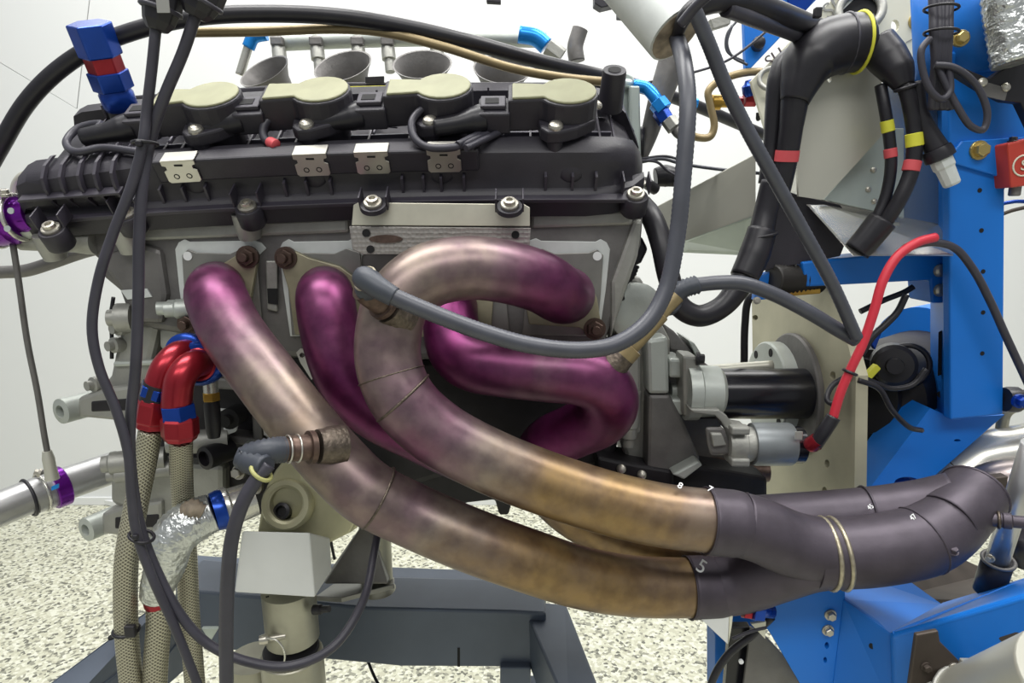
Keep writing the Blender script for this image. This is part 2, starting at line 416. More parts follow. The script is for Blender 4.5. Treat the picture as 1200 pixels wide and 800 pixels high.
eng = thing('engine', 'grey cast aluminium V engine behind the purple exhaust header', 'engine')
YH = .612
head = plate('cylinder_head', [(118, 262, YH), (180, 258, YH), (300, 253, YH), (420, 250, YH), (600, 247, YH), (735, 246, YH), (756, 236, YH), (752, 285, YH), (738, 330, YH), (722, 372, YH), (708, 402, YH),
      (640, 412, YH), (430, 425, YH), (335, 418, YH), (222, 392, YH), (176, 385, YH), (150, 372, YH), (138, 340, YH), (120, 325, YH), (112, 300, YH), (96, 292, YH), (96, 276, YH)], (0, .14, -.03), 'cast_dark', eng, .006)
# casting ledge under the cover and boss under each cover bolt
for a, b in (((128, 266), (408, 255)), ((622, 250), (742, 246))):
    p0 = W(a[0], a[1], YH - .004); p1 = W(b[0], b[1], YH - .004)
    plate('casting_ledge', [p0, p1, p1 - Z * .014, p0 - Z * .014], (0, .03, 0), 'cast', eng, .003)
for px, py in ((60, 288), (150, 280), (290, 264)):
    lathe('bolt_boss', W(px, py, YH - .012), V((0, -.4, 1)), [(-.012, .010), (0, .0115), (.012, .0115)], 'cast', eng, 20)
lathe('pin_boss', W(100, 283, YH), V((-1, 0, .03)), [(-.01, .012), (.0, .012), (.012, .0105), (.06, .010), (.062, .008)], 'cast', eng, 18)
# front corner of the head: stepped column, bosses, data plate
plate('front_column', [(112, 300, YH - .006), (165, 285, YH - .006), (188, 292, YH - .006), (196, 345, YH - .006), (190, 380, YH - .006), (160, 378, YH - .006), (142, 345, YH - .006)], (0, .06, 0), 'cast_dark', eng, .005)
plate('data_plate', [(141, 340, YH - .0075), (172, 338, YH - .0075), (178, 348, YH - .0075), (149, 351, YH - .0075)], (0, .002, 0), 'gasket', eng, .0004)
for px, py, r in ((198, 361, .008), (207, 362, .0095)):
    lathe('plug', W(px, py, YH - .012), V((-1, -.3, 0)), [(-.012, r), (.0, r), (.002, r * .8), (.01, r * .8)], 'cast_pale', eng, 14)
lathe('side_boss', W(143, 372, YH - .002), V((-1, -.2, 0)), [(-.01, .014), (.004, .014), (.005, .008), (.012, .008)], 'cast', eng, 16)
# rear corner relief on the head
plate('rear_web', [(716, 330, YH - .004), (742, 258, YH - .004), (754, 256, YH - .004), (748, 300, YH - .004), (730, 352, YH - .004), (716, 398, YH - .004)], (0, .05, 0), 'cast', eng, .004)
# gaskets and shims at the four ports
def port(cx, dx0, dx1, flip=False):
    f = (lambda x: cx + (x if not flip else -x))
    Yg = YH - .002
    g = plate('port_gasket', [(f(x), y, Yg) for x, y in ((-51, 292), (-47, 284), (-40, 280), (-34, 283), (30, 282), (36, 279), (50, 284), (56, 291), (46, 300), (42, 392), (-38, 394), (-46, 340))], (0, .002, 0), 'gasket', eng, .0006)
    s = plate('port_shim', [(f(x), y, Yg - .003) for x, y in ((-43, 299), (-36, 292), (-26, 296), (14, 297), (28, 291), (44, 296), (52, 392), (-36, 393), (-40, 345))], (0, .0022, 0), 'shim', eng, .0006)
    bolt(W(f(-36), 300, Yg - .0035), -Y, .0042, s, 'hole', 'white', 'locating_hole')
port(256, 0, 0); port(378, 0, 0); port(545, 0, 0); port(664, 0, 0, True)
plate('head_recess', [(312, 305, YH - .001), (326, 305, YH - .001), (326, 365, YH - .001), (314, 362, YH - .001)], (0, -.003, 0), 'cast', eng, .002)
plate('head_recess', [(313, 338, YH - .005), (325, 338, YH - .005), (325, 357, YH - .005), (314, 355, YH - .005)], (0, .001, 0), 'hole', eng, .0)
# lower block, dark, behind the header
plate('engine_block', [(165, 392, .66), (330, 410, .66), (500, 420, .66), (720, 400, .66), (735, 470, .66), (720, 545, .66), (640, 560, .66), (520, 560, .66), (420, 590, .66), (330, 600, .66), (262, 615, .66), (200, 560, .66), (172, 500, .66), (160, 440, .66)], (0, .2, 0), 'engine_dark', eng, .008)
plate('oil_pan', [(400, 560, .67), (700, 540, .67), (700, 600, .67), (640, 604, .67), (628, 590, .67), (600, 588, .67), (596, 604, .67), (585, 604, .67), (580, 586, .67), (545, 590, .67), (530, 612, .67), (470, 606, .67), (430, 600, .67)], (0, .16, 0), 'engine_dark', eng, .003)
# front cover of the block, pale cast
fc = plate('front_cover', [(141, 378, .63), (188, 376, .63), (183, 400, .63), (166, 470, .63), (166, 480, .63), (108, 480, .63), (112, 462, .63), (128, 440, .63), (133, 415, .63), (137, 400, .63)], (0, .12, 0), 'cast', eng, .006)
plate('cover_rib', [(132, 424, .626), (180, 422, .626), (180, 428, .626), (132, 430, .626)], (0, .01, 0), 'cast_pale', eng, .002)
plate('cover_wing', [(186, 384, .625), (212, 380, .625), (212, 398, .625), (198, 415, .625), (186, 408, .625)], (0, .03, 0), 'cast', eng, .004)
for px, py in ((141, 384), (136, 404), (112, 450)):
    lathe('cover_bolt_boss', W(px, py, .628), V((-.5, -1, 0)), [(-.01, .008), (.003, .008), (.004, .005), (.009, .005)], 'cast', eng, 14)
def lug(y0, y1, Y, xl, xr, px):
    a = plate('mount_arm', [(px, y0, Y), (px + 30, y0 - 10, Y), (xr, y0 - 16, Y), (xr, y1 + 4, Y), (px + 40, y1 + 4, Y), (px, y1, Y)], (0, .05, 0), 'cast', eng, .004)
    plate('arm_pocket', [(px + 16, y0 + 4, Y - .001), (xr - 4, y0, Y - .001), (xr - 4, y1 - 8, Y - .001), (px + 16, y1 - 6, Y - .001)], (0, .004, 0), 'engine_dark', a, .002)
    lathe('bushing', W(px - 2, (y0 + y1) / 2, Y + .01), V((-.45, -1, 0)), [(-.02, .013), (.014, .013), (.015, .0065), (.002, .0055)], 'cast_pale', a, 20)
lug(466, 489, .62, 0, 160, 90); lug(602, 626, .64, 0, 190, 118)
plate('lower_casting', [(128, 548, .645), (190, 540, .645), (262, 545, .645), (262, 620, .645), (185, 630, .645), (150, 600, .645), (128, 590, .645)], (0, .1, 0), 'cast', eng, .006)
for px, py, r in ((130, 543, .012), (136, 556, .009), (205, 520, .012)):
    lathe('casting_boss', W(px, py, .62), V((-1, -.35, 0)), [(-.05, r), (.0, r), (.002, r * .75), (.008, r * .7)], 'cast', eng, 16)
# clutter on the dark side of the block
lathe('drain_plug', W(268, 491, .625), V((-.1, -1, 0)), [(-.02, .011), (.0, .011), (.001, .006), (.008, .006)], 'hole', eng, 18)
plate('hook_plate', [(256, 479, .632), (272, 480, .632), (280, 492, .632), (276, 506, .632), (260, 512, .632), (262, 500, .632), (266, 490, .632)], (0, .004, 0), 'white_block', eng, .001)
lathe('oil_port', W(240, 537, .61), V((-.5, -1, 0)), [(-.03, .012), (0, .012), (.001, .008), (-.006, .007)], 'black_metal', eng, 18)
lathe('oil_port', W(292, 531, .62), V((.2, -1, .1)), [(-.03, .010), (0, .010), (.001, .005), (.006, .005)], 'cast_pale', eng, 18)
for px, py in ((262, 418), (305, 452), (318, 505), (280, 553), (300, 570)):
    bolt(W(px, py, .645), V((-.2, -1, .2)), .008, eng, 'hex', 'bolt')
plate('block_web', [(236, 440, .64), (330, 450, .64), (330, 462, .64), (236, 455, .64)], (0, .03, 0), 'cast_dark', eng, .003)
plate('block_web', [(240, 505, .64), (340, 520, .64), (340, 530, .64), (240, 516, .64)], (0, .03, 0), 'cast_dark', eng, .003)
plate('block_web', [(290, 410, .64), (302, 410, .64), (310, 560, .64), (298, 560, .64)], (0, .03, 0), 'cast_dark', eng, .003)
plate('lower_bracket', [(618, 385, .625), (625, 382, .625), (640, 384, .625), (690, 388, .625), (700, 396, .625), (690, 420, .625), (620, 420, .625)], (0, .006, 0), 'cast', eng, .001, holes=((634, 394, 2.4), (667, 397, 2.4)))
plate('lifting_eye', [(347, 413, .61), (352, 408, .61), (358, 409, .61), (361, 416, .61), (370, 438, .61), (365, 445, .61), (352, 425, .61)], (0, .004, 0), 'steel', eng, .0006, holes=((354, 416, 3),))
# ================================================================== valve cover
vc = thing('valve_cover', 'black ribbed plastic valve cover on top of the engine', 'valve cover')
PR = [(-.004, -.004), (-.004, .014), (0, .0185), (.006, .020), (.010, .028), (.012, .040), (.016, .050), (.024, .0545), (.034, .055), (.036, .040), (.060, .036), (.118, .036), (.122, .052), (.136, .052), (.148, .042), (.155, .02), (.158, -.004)]
UL = BP(34, 262, .01)[0]; UR = BP(757, 232, .01)[0]
st = [(0, .0, .68), (.005, .004, .9), (.015, .012, .97), (.05, .015, 1.0)]
US = [UL + d for d, _, _ in st] + [UL + .12 + (UR - UL - .2) * k / 10 for k in range(11)] + [UR - .055, UR - .03, UR - .012, UR]
vs = []; fs = []; n = len(PR)
for i, u in enumerate(US):
    t = 1.0; e = 0
    if i < 4: t = st[i][2]
    k = len(US) - 1 - i
    right = 0
    if k < 4: t = (.42, .8, .95, 1)[k]; right = (.026, .012, .004, 0)[k]
    for w, v in PR:
        bul = .008 if u < UL + .1 and .02 < v < .06 and w < .03 else 0
        vs.append(BK(u, max(w - bul, -.004) if w < .1 else w - right * 2, v * t if v > .021 else v) + (WD * right if w < .05 else V((0, 0, 0))))
for i in range(len(US) - 1):
    for k in range(n - 1): fs.append((i * n + k, i * n + k + 1, (i + 1) * n + k + 1, (i + 1) * n + k))
    fs.append((i * n, (i + 1) * n, (i + 1) * n + n - 1, i * n + n - 1))
fs.append(tuple(range(n))); fs.append(tuple((len(US) - 1) * n + k for k in range(n)))
body = mesh('cover_shell', vs, fs, 'plastic', vc, True, .0025, 2); body.data.set_sharp_from_angle(angle=math.radians(35))
# upright rail with the metal clips
uA = BP(176, 186, .06)[0]; uB = BP(560, 182, .06)[0]
def bankbox(name, u0, u1, w0, w1, v0, v1, m, par, bevel=.001, nseg=1):
    vs = []; fs = []
    for i in range(nseg + 1):
        u = u0 + (u1 - u0) * i / nseg
        for w, v in ((w0, v0), (w1, v0), (w1, v1), (w0, v1)): vs.append(BK(u, w, v))
        if i:
            for k in range(4): fs.append(((i - 1) * 4 + k, (i - 1) * 4 + (k + 1) % 4, i * 4 + (k + 1) % 4, i * 4 + k))
    fs += [(0, 1, 2, 3), tuple(nseg * 4 + k for k in range(4))]
    return mesh(name, vs, fs, m, par, False, bevel)
rail = bankbox('top_rail', uA, uB, .0075, .024, .037, .0585, 'plastic', vc, .002, 8)
# flange lip along the bottom edge
bankbox('flange_lip', UL + .012, UR - .018, -.0075, .002, .0135, .0175, 'plastic_rib', vc, .0008, 10)
# skirt ribs: one shared blade, one copy each
def blade(prof, off, thick):
    vs = []; m_ = len(prof)
    for s in (-1, 1):
        for w, v in prof: vs.append(X * (s * thick / 2) + WD * w + VD * v)
        for w, v in prof: vs.append(X * (s * thick / 2) + WD * (w + off[0]) + VD * (v + off[1]))
    q = 2 * m_; fs = []
    for s in (0, q):
        for k in range(m_ - 1): fs.append((s + k, s + k + 1, s + m_ + k + 1, s + m_ + k))
    for k in range(m_ - 1): fs.append((k, k + 1, q + k + 1, q + k)); fs.append((m_ + k, m_ + k + 1, q + m_ + k + 1, q + m_ + k))
    fs += [(0, m_, q + m_, q), (m_ - 1, q - 1, 2 * q - 1, q + m_ - 1)]
    me = bpy.data.meshes.new('rib'); me.from_pydata([tuple(v) for v in vs], [], fs); me.materials.append(M['plastic_rib']); me.update(); return me
def ribat(me, u):
    o = bpy.data.objects.new('rib', me); COL.objects.link(o); o.parent = vc; o.location = BK(u, 0, 0)
low = blade([(.010, .018), (.0115, .034)], (-.0075, -.001), .0022)
tall = blade([(.01, .018), (.004, .03), (.005, .042), (.009, .051), (.02, .0565), (.034, .057)], (-.005, .002), .0026)
for px in (57, 76, 96, 114, 133): ribat(tall, BP(px, 225, .04)[0])
for px in (192, 217, 243, 333, 358, 386, 470, 495, 516, 543, 640, 672, 700): ribat(low, BP(px, 228, .025)[0])
top = blade([(.040, .034), (.042, .040), (.118, .040), (.12, .052)], (.0, .004), .0018)
for px in (100, 118, 136, 152, 195, 215, 290, 322, 345, 430, 478, 570, 622, 705, 722):
    ribat(top, BP(px, 158, .05)[0])
bankbox('side_rib', UL + .008, UL + .098, -.0045, .006, .036, .0385, 'plastic_rib', vc, .0006, 4)
for w in (.044, .060, .1): bankbox('grid_rib', UL + .03, UR - .03, w, w + .002, .036, .0435, 'web_plastic_lit', vc, .0005, 10)
# star shaped webs between the coils
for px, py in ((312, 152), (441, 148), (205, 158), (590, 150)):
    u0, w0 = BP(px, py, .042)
    ring('web_ring', BK(u0, w0, .0435), VD, .0055, .001, 'web_plastic_lit', vc, 16, 6)
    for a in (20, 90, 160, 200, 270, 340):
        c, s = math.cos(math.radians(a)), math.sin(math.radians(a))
        tube('web', [BK(u0 + c * .0055, w0 + s * .0055, .0435), BK(u0 + c * .022, w0 + s * .016, .0435)], 0, 'web_plastic_lit', vc, 6, rm=.0011)
# bolt bosses and bolts on the flange
for px, py in ((60, 268), (148, 250), (290, 242), (437, 238), (597, 240), (745, 228)):
    hv = .0 if px not in (437, 597) else .008
    u, w = BP(px, py, .018 + hv)
    b = lathe('bolt_boss', BK(u, w, -.014 + hv), VD, [(.012, .0105), (.014, .012), (.029, .012), (.031, .011)] if px not in (437, 597) else [(.026, .0105), (.027, .0118), (.031, .011)], 'plastic', vc, 24)
    bolt(BK(u, w, .0185 + hv), VD, .0082, b, 'torx', 'bolt', 'flange_bolt')
    for s in (-1, 1):
        bankbox('gusset', u + s * .011, u + s * .0125, w, w + .016, .018, .032, 'plastic_rib', b, .0004)
for px, py in ((223, 219), (363, 216), (515, 216), (672, 219)):
    u, w = BP(px, py, .036)
    lathe('round_bump', BK(u, .0125, .033), VD * .35 - WD, [(-.008, .0135), (-.002, .0132), (.0005, .0115), (.002, .008), (.0026, .003)], 'plastic', vc, 20)
# metal clips on the rail
for px, py in ((208, 190), (362, 184), (434, 182), (519, 183)):
    u, w = BP(px, py, .058); cl = None
    c = BK(u, .006, .0)
    L = [(-.0145, .0595), (-.0145, .0555), (-.0115, .0545), (-.0115, .0515), (-.0145, .050), (-.0145, .040), (-.0125, .038), (.0125, .038), (.0145, .040), (.0145, .050), (.0115, .0515), (.0115, .0545), (.0145, .0555), (.0145, .0595)]
    cl = plate('rail_clip', [BK(u + a, .0068, b) for a, b in L], WD * -.0014, 'steel', vc, .0003)
    bankbox('clip_lip', u - .0145, u + .0145, .005, .019, .059, .0605, 'steel', cl, .0004)
    for s in (-.0055, .0055):
        lathe('clip_hole', BK(u + s, .0056, .0445), -WD, [(-.001, .0026), (.0004, .0026), (.0005, .0018), (-.0006, .0016)], 'hole', cl, 12)
    box('clip_slot', BK(u, .0054, .0555), .007, .0012, .0014, 'hole', cl, 0, (X, WD, VD))
# ================================================================== coils
def coil(px, py, lab, sc=1.0):
    t = thing('ignition_coil', lab, 'ignition coil', 'ignition coils along the valve cover')
    u0, w0 = BP(px, py, .09)
    out = []
    for k in range(19):
        a = math.radians(-150 + 300 * k / 18); out.append((.0235 * math.cos(a) * 1.12, .0225 * math.sin(a)))
    out += [(-.034, .0125), (-.052, .0135), (-.052, -.0135), (-.034, -.0125)]
    out = [(a * sc, b * sc * 1.06) for a, b in out]
    plate('coil_body', [BK(u0 + a, w0 + b, .058) for a, b in out], VD * .030, 'plastic', t, .002)
    lathe('coil_stem', BK(u0, w0, .034), VD, [(0, .021), (.006, .0185), (.026, .0185)], 'plastic', t, 20)
    lathe('ear_post', BK(u0 - .011, w0 - .0265, .034), VD, [(0, .008), (.026, .007)], 'plastic', t, 14)
    cap = [(a * .93, b * .9) for a, b in out]
    plate('coil_cap', [BK(u0 + a, w0 + b, .0875) for a, b in cap], VD * .0025, 'gold_cap', t, .0012)
    q = bankbox('connector', u0 - .078, u0 - .05, w0 - .018, w0 + .010, .058, .078, 'plastic', t, .002)
    bankbox('latch', u0 - .076, u0 - .054, w0 - .012, w0 + .006, .078, .082, 'plastic_rib', q, .001)
    bankbox('latch_slot', u0 - .072, u0 - .06, w0 - .008, w0 + .001, .0818, .0825, 'hole', q, 0)
    ear = [(-.022, -.012), (-.012, -.018), (.03, -.012), (.012, -.027), (-.004, -.034), (-.014, -.034), (-.02, -.027)]
    e = plate('mounting_ear', [BK(u0 + a - .004, w0 + b, .058) for a, b in ear], VD * .012, 'plastic', t, .002)
    bolt(BK(u0 - .011, w0 - .0265, .0715), VD, .0065, e, 'dome', 'bolt', 'coil_bolt')
    return u0, w0
CO = [coil(246, 109, 'ignition coil with pale top beside the blue and red fitting'),
      coil(375, 103, 'ignition coil with pale top, second from the blue and red fitting'),
      coil(519, 99, 'ignition coil with pale top, third from the blue and red fitting'),
      coil(666, 105, 'ignition coil with pale top at the galvanised post end')]
# lead of each coil: grey-black sleeve leaving its plug
def lead(i, pts, lab, r=7):
    u0, w0 = CO[i]
    t = thing('coil_lead', lab, 'cable', 'coil leads')
    s = tube('connector_boot', [BK(u0 - .075, w0 - .008, .068), BK(u0 - .084, w0 - .012, .068), BK(u0 - .095, w0 - .016, .068), BK(u0 - .116, w0 - .018, .066)], 0, 'rubber', t, 14, rm=[.0125, .0115, .0085, .0078])
    tube('sleeve', [BK(u0 - .112, w0 - .018, .0665)] + [BPK(*p) for p in pts], r, 'cable', t, 10)
    return t
yl = .60
lead(0, [(118, 145, .064), (92, 150, .062), (78, 165, .060), (90, 178, .062), (120, 173, .062), (165, 178, .060)], 'coil lead looping over the valve cover end below the blue fitting', 4.5)
l1 = lead(1, [(235, 134, .066), (205, 138, .064), (185, 150, .060)], 'straight coil lead between the two crossing black cables and second coil', 5)
l2 = lead(2, [(352, 132, .07), (325, 134, .07), (310, 147, .066), (310, 162, .060), (318, 168, .057)], 'coil lead curling down to a red plug on the cover', 5)
lathe('red_plug', BPK(315, 166, .059), V((.8, -.4, -.35)), [(0, .0042), (.002, .005), (.009, .005), (.01, .0036)], 'red_tape', l2, 12)
l3 = lead(3, [(520, 125, .075), (497, 127, .076), (483, 142, .072), (485, 160, .066), (500, 172, .062), (535, 172, .062), (560, 162, .060), (585, 150, .056)], 'coil lead forming an open loop beside the last metal clip', 4.5)
t = thing('coil_lead', 'short pair of leads rising from the last metal clip', 'cable')
tube('sleeve', [BPK(536, 170, .064), BPK(560, 158, .060), BPK(588, 146, .056)], 4.5, 'cable', t, 10)
tube('sleeve', [BPK(546, 174, .064), BPK(575, 160, .060), BPK(600, 148, .056)], 4, 'cable', t, 10)
# rear vent stub beside the last coil
t = thing('vent_stub', 'small black upright tube stub beside the last ignition coil', 'pipe stub')
lathe('stub', BPK(715, 125, .05), VD, [(-.002, .012), (.034, .011), (.036, .0105)], 'plastic', t, 20)
lathe('stub_bore', BPK(715, 125, .05) + VD * .0355, VD, [(0, .006), (.001, .006)], 'hole', t, 14)
bolt(BPK(700, 122, .075), VD + X * .5, .005, t, 'dome', 'bolt')
# ================================================================== heat shield
hs = thing('heat_shield', 'bent sheet metal heat shield with dimpled lower panel', 'heat shield')
a0 = W(412, 236, .592); 
plate('upper_flange', [(414, 240, .578), (420, 237, .578), (614, 239, .578), (621, 243, .578), (621, 265, .578), (412, 264, .578)], (0, .0016, 0), 'shield', hs, .0006)
sp = [(409, 265, .584), (622, 267, .584), (622, 290, .592), (606, 297, .595), (420, 298, .595), (412, 288, .592)]
lo = plate('dimpled_panel', [(409, 265, .576), (622, 267, .576), (621, 287, .576), (600, 298, .576), (425, 298, .576), (413, 292, .576)], (0, .0014, 0), 'dimple', hs, .0005)
plate('brand_oval', [(452 + 20 * math.cos(k * .5236), 280 + 5 * math.sin(k * .5236), .5748) for k in range(12)], (0, .001, 0), 'bolt_rust', lo, 0)
for px, py in ((429, 273), (434, 292), (604, 275)):
    bolt(W(px, py, .575), -Y, .0035, lo, 'hole', 'hole', 'dimple_hole')
# ================================================================== exhaust header
hd = thing('exhaust_header', 'heat tinted purple and straw tubular exhaust header with dark collector', 'exhaust header')
D = .0255
def flange(name, pts, tubepx, bolts):
    f = plate(name, [(x, y, .6005) for x, y in pts], (0, .006, 0), 'flange', hd, .001)
    for bx, by in bolts: bolt(W(bx, by, .6), -Y, .0105, f, 'nut', 'bolt_rust', 'flange_nut')
    return f
flange('port_flange', [(216, 335), (222, 320), (240, 312), (262, 308), (280, 297), (290, 291), (299, 297), (301, 308), (297, 330), (292, 356), (300, 380), (232, 392), (214, 372)], None, [(290, 301), (221, 379)])
flange('port_flange', [(326, 300), (334, 291), (345, 294), (362, 302), (398, 312), (416, 325), (424, 350), (420, 392), (345, 392), (338, 340)], None, [(335, 302)])
flange('port_flange', [(486, 330), (500, 305), (560, 305), (580, 325), (575, 395), (490, 395)], None, [])
flange('port_flange', [(610, 320), (640, 300), (668, 312), (690, 325), (700, 350), (706, 390), (694, 398), (680, 384), (620, 380)], None, [(697, 385)])
def prim(name, pts, heat, r=D):
    return tube(name, pts, 0, 'heat_steel', hd, 28, 10, heat=heat, rm=r)
T1 = prim('primary_tube', [(254, 338, .60), (253, 342, .575), (255, 352, .545), (272, 388, .525), (310, 440, .505), (352, 494, .49), (392, 540, .48), (430, 576, .475), (480, 602, .48), (545, 630, .48), (620, 657, .484), (680, 676, .495), (740, 686, .508), (802, 688, .518), (830, 687, .52)],
     [.02, .05, .12, .28, .5, .62, .55, .48, .5, .68, .85, .88, .8, .82, .85])
T2 = prim('primary_tube', [(381, 343, .60), (381, 346, .578), (382, 356, .557), (388, 392, .548), (404, 440, .545), (436, 478, .552), (490, 508, .57), (570, 545, .59), (680, 585, .605), (790, 606, .60), (880, 608, .58)],
     [.0, .05, .1, .12, .06, .02, .15, .35, .4, .4, .4])
T3 = prim('primary_tube', [(664, 345, .60), (664, 346, .575), (656, 344, .549), (634, 331, .531), (590, 318, .519), (545, 314, .511), (498, 325, .501), (466, 355, .493), (455, 395, .487), (457, 432, .481), (474, 470, .475), (512, 506, .475), (570, 538, .477), (640, 566, .48), (720, 591, .482), (780, 604, .483), (850, 612, .485)],
     [.0, .0, .08, .2, .34, .5, .56, .55, .52, .48, .42, .34, .6, .82, .85, .75, .7])
T4 = prim('primary_tube', [(528, 360, .60), (528, 372, .585), (534, 408, .562), (552, 424, .55), (590, 431, .541), (640, 436, .532), (680, 440, .526), (704, 450, .527), (714, 470, .537), (704, 490, .556), (675, 504, .575), (640, 522, .597), (630, 552, .61), (672, 600, .60), (750, 632, .585), (860, 640, .565)],
     [.0, .0, .0, .05, .2, .28, .22, .1, .0, .0, .0, .0, .4, .75, .85, .6])
# weld beads around the tubes
def bead(c, nxt, parent, r=D + .0003, w=.0011, m='weld', name='weld_bead'):
    p = G(c); ring(name, p, G(nxt) - p, r, w, m, parent, 30, 6)
bead((443, 583, .4763), (490, 606, .481), T1); bead((472, 466, .4755), (500, 496, .4745), T3)
bead((459, 440, .48), (462, 450, .4785), T3, w=.0006)
# slip sleeves and merge collector
def cyl(name, a, b, r0, r1, m, par, seg=28): return tube(name, [a, b], 0, m, par, seg, rm=[r0, r1])
s1 = tube('slip_sleeve', [(806, 688, .5185), (838, 687, .52), (846, 686, .52)], 0, 'sleeve', hd, 28, rm=[.027, .027, .0262])
s2 = tube('slip_sleeve', [(826, 610, .484), (860, 613, .4853), (868, 614, .4856)], 0, 'sleeve', hd, 28, rm=[.027, .027, .0262])
bead((806, 688, .5185), (838, 687, .52), s1, .027, .0006, 'sleeve', 'sleeve_lip'); bead((826, 610, .484), (860, 613, .4853), s2, .027, .0006, 'sleeve', 'sleeve_lip')
c1 = tube('merge_tube', [(842, 686, .52), (868, 682, .515), (905, 669, .503), (950, 653, .491), (1000, 648, .487)], 0, 'sleeve', hd, 28, rm=[.0262, .0262, .0262, .0272, .0278])
c2 = tube('merge_tube', [(864, 613, .4855), (890, 621, .486), (925, 636, .487), (960, 645, .487), (1000, 648, .487)], 0, 'sleeve', hd, 28, rm=[.0262, .0264, .0268, .0275, .0278])
co = tube('collector_pipe', [(950, 648, .488), (975, 648, .487), (1010, 646, .486), (1050, 640, .485), (1082, 632, .487), (1104, 618, .493), (1120, 602, .5)], 0, 'sleeve', hd, 28, rm=[.0282, .0284, .0286, .0286, .0282, .0276, .027])
for a, b in (((968, 648, .4872), (990, 647, .4866)), ((981, 648, .4869), (1003, 646, .4862))):
    bead(a, b, co, .0287, .0019, 'weld_pale', 'weld_band')
bead((1078, 633, .4868), (1090, 627, .489), co, .0285, .0009, 'sleeve', 'joint_lip')
c3 = tube('rear_merge_pipe', [(870, 610, .54), (930, 608, .53), (985, 605, .525), (1040, 600, .52), (1085, 594, .515), (1120, 588, .508)], 0, 'sleeve', hd, 24, rm=[.022, .023, .0235, .0235, .024, .025])
bead((1015, 602, .522), (1030, 601, .521), c3, .024, .0009, 'sleeve', 'joint_lip')
tip = tube('outlet_neck', [(1108, 612, .492), (1124, 598, .5), (1136, 584, .51), (1142, 577, .515)], 0, 'sleeve', hd, 28, rm=[.0250, .0264, .0266, .0266])
bead((1141, 578, .5145), (1148, 570, .52), tip, .0264, .0014, 'sleeve', 'outlet_lip')
# clamp tab and bolts under the joint
tb = plate('clamp_tab', [(1090, 655, .463), (1122, 645, .463), (1125, 650, .463), (1120, 662, .463), (1094, 666, .463)], (0, .012, 0), 'sleeve', hd, .001)
bolt(W(1116, 646, .462), V((0, -.5, 1)), .0045, tb, 'hex', 'sleeve', 'clamp_bolt')
# oxygen sensor boss with painted numbers
def mark(s, px, py, Yd, size, ang, par, tilt=.5):
    a = math.radians(ang); n = V((0, -1, tilt)).normalized(); x = V((math.cos(a), 0, 0)) + V((0, tilt * math.sin(a), math.sin(a))); y = n.cross(x)
    text('painted_mark', s, W(px, py, Yd), size, x, y, 'white', par, .0003)
mark('5', 822, 664, .4945, .016, -30, s1, .7)
mark('8', 797, 569, .4745, .008, -20, T3, 1.5); mark('7', 832, 573, .475, .008, -20, s2, 1.5)
mark('45', 1020, 594, .5, .0055, 20, c3, 1.2); mark('47', 1070, 606, .464, .0055, 20, co, 1.2)
# ================================================================== oxygen sensors and leads
def bung(p, axis, par, r=.0125):
    lathe('sensor_bung', p, axis, [(-.012, r * 1.05), (0, r), (.004, r * .92), (.008, r * .9)], 'weld', par, 22)
# sensor on first tube
ax1 = V((-.72, -.55, .12)).normalized(); p1 = W(384, 522, .462)
bung(p1, ax1, T1, .0145)
o1 = thing('oxygen_sensor', 'oxygen sensor on the long low tube with grey lead hanging down', 'sensor')
lathe('sensor_body', p1 + ax1 * .011, ax1, [(0, .0125), (.004, .0125), (.0045, .0098), (.016, .0096), (.017, .0088), (.024, .0088)], 'bolt_rust', o1, 20)
for d in (.012, .019): ring('crimp', p1 + ax1 * (.011 + d), ax1, .0099, .0008, 'steel', o1)
e = p1 + ax1 * .036
tube('ribbed_boot', [e - ax1 * .004, e + ax1 * .008, e + V((-.022, -.006, -.004)), W(312, 547, .424)], 0, 'boot_grey', o1, 16, 10, rib=(.07, 10), rm=[.0092, .0092, .0088, .008])
tube('lead', [W(315, 544, .425), (300, 562, .42), (284, 590, .415), (272, 630, .413), (267, 680, .414), (265, 740, .416), (266, 830, .418)], 8.2, 'cable', o1, 14)
ring('cable_tie', W(306, 553, .423), V((-1, 0, -1.1)), .0078, .0016, 'tie_olive', o1, 20, 6)
# sensor on the loop tube
ax2 = V((-.42, -.62, .5)).normalized(); p2 = W(462, 366, .474)
bung(p2, ax2, T3, .0135)
o2 = thing('oxygen_sensor', 'oxygen sensor on the big looped tube with grey corrugated lead', 'sensor')
lathe('sensor_body', p2 + ax2 * .011, ax2, [(0, .0118), (.004, .0118), (.0045, .0095), (.02, .0093), (.021, .0086), (.026, .0086)], 'bolt_rust', o2, 20)
e2 = W(428, 327, .437)
tube('boot', [p2 + ax2 * .034, e2 + V((.004, .006, -.004)), e2 + V((.0, -.003, .001)), W(445, 338, .428), W(462, 348, .427)], 0, 'boot_grey', o2, 16, 8, rm=[.0085, .0084, .0082, .0076, .0068])
ring('boot_ring', e2 + V((-.001, .004, 0)), ax2, .0088, .001, 'weld_pale', o2)
tube('corrugated_lead', [(458, 346, .427), (500, 364, .427), (560, 387, .428), (620, 404, .43), (680, 410, .434), (722, 403, .44), (758, 378, .448), (780, 340, .455), (793, 280, .46), (801, 200, .465), (806, 120, .475), (801, 72, .495), (793, 44, .525)], 10, 'conduit', o2, 14, rib=(.03, 26))
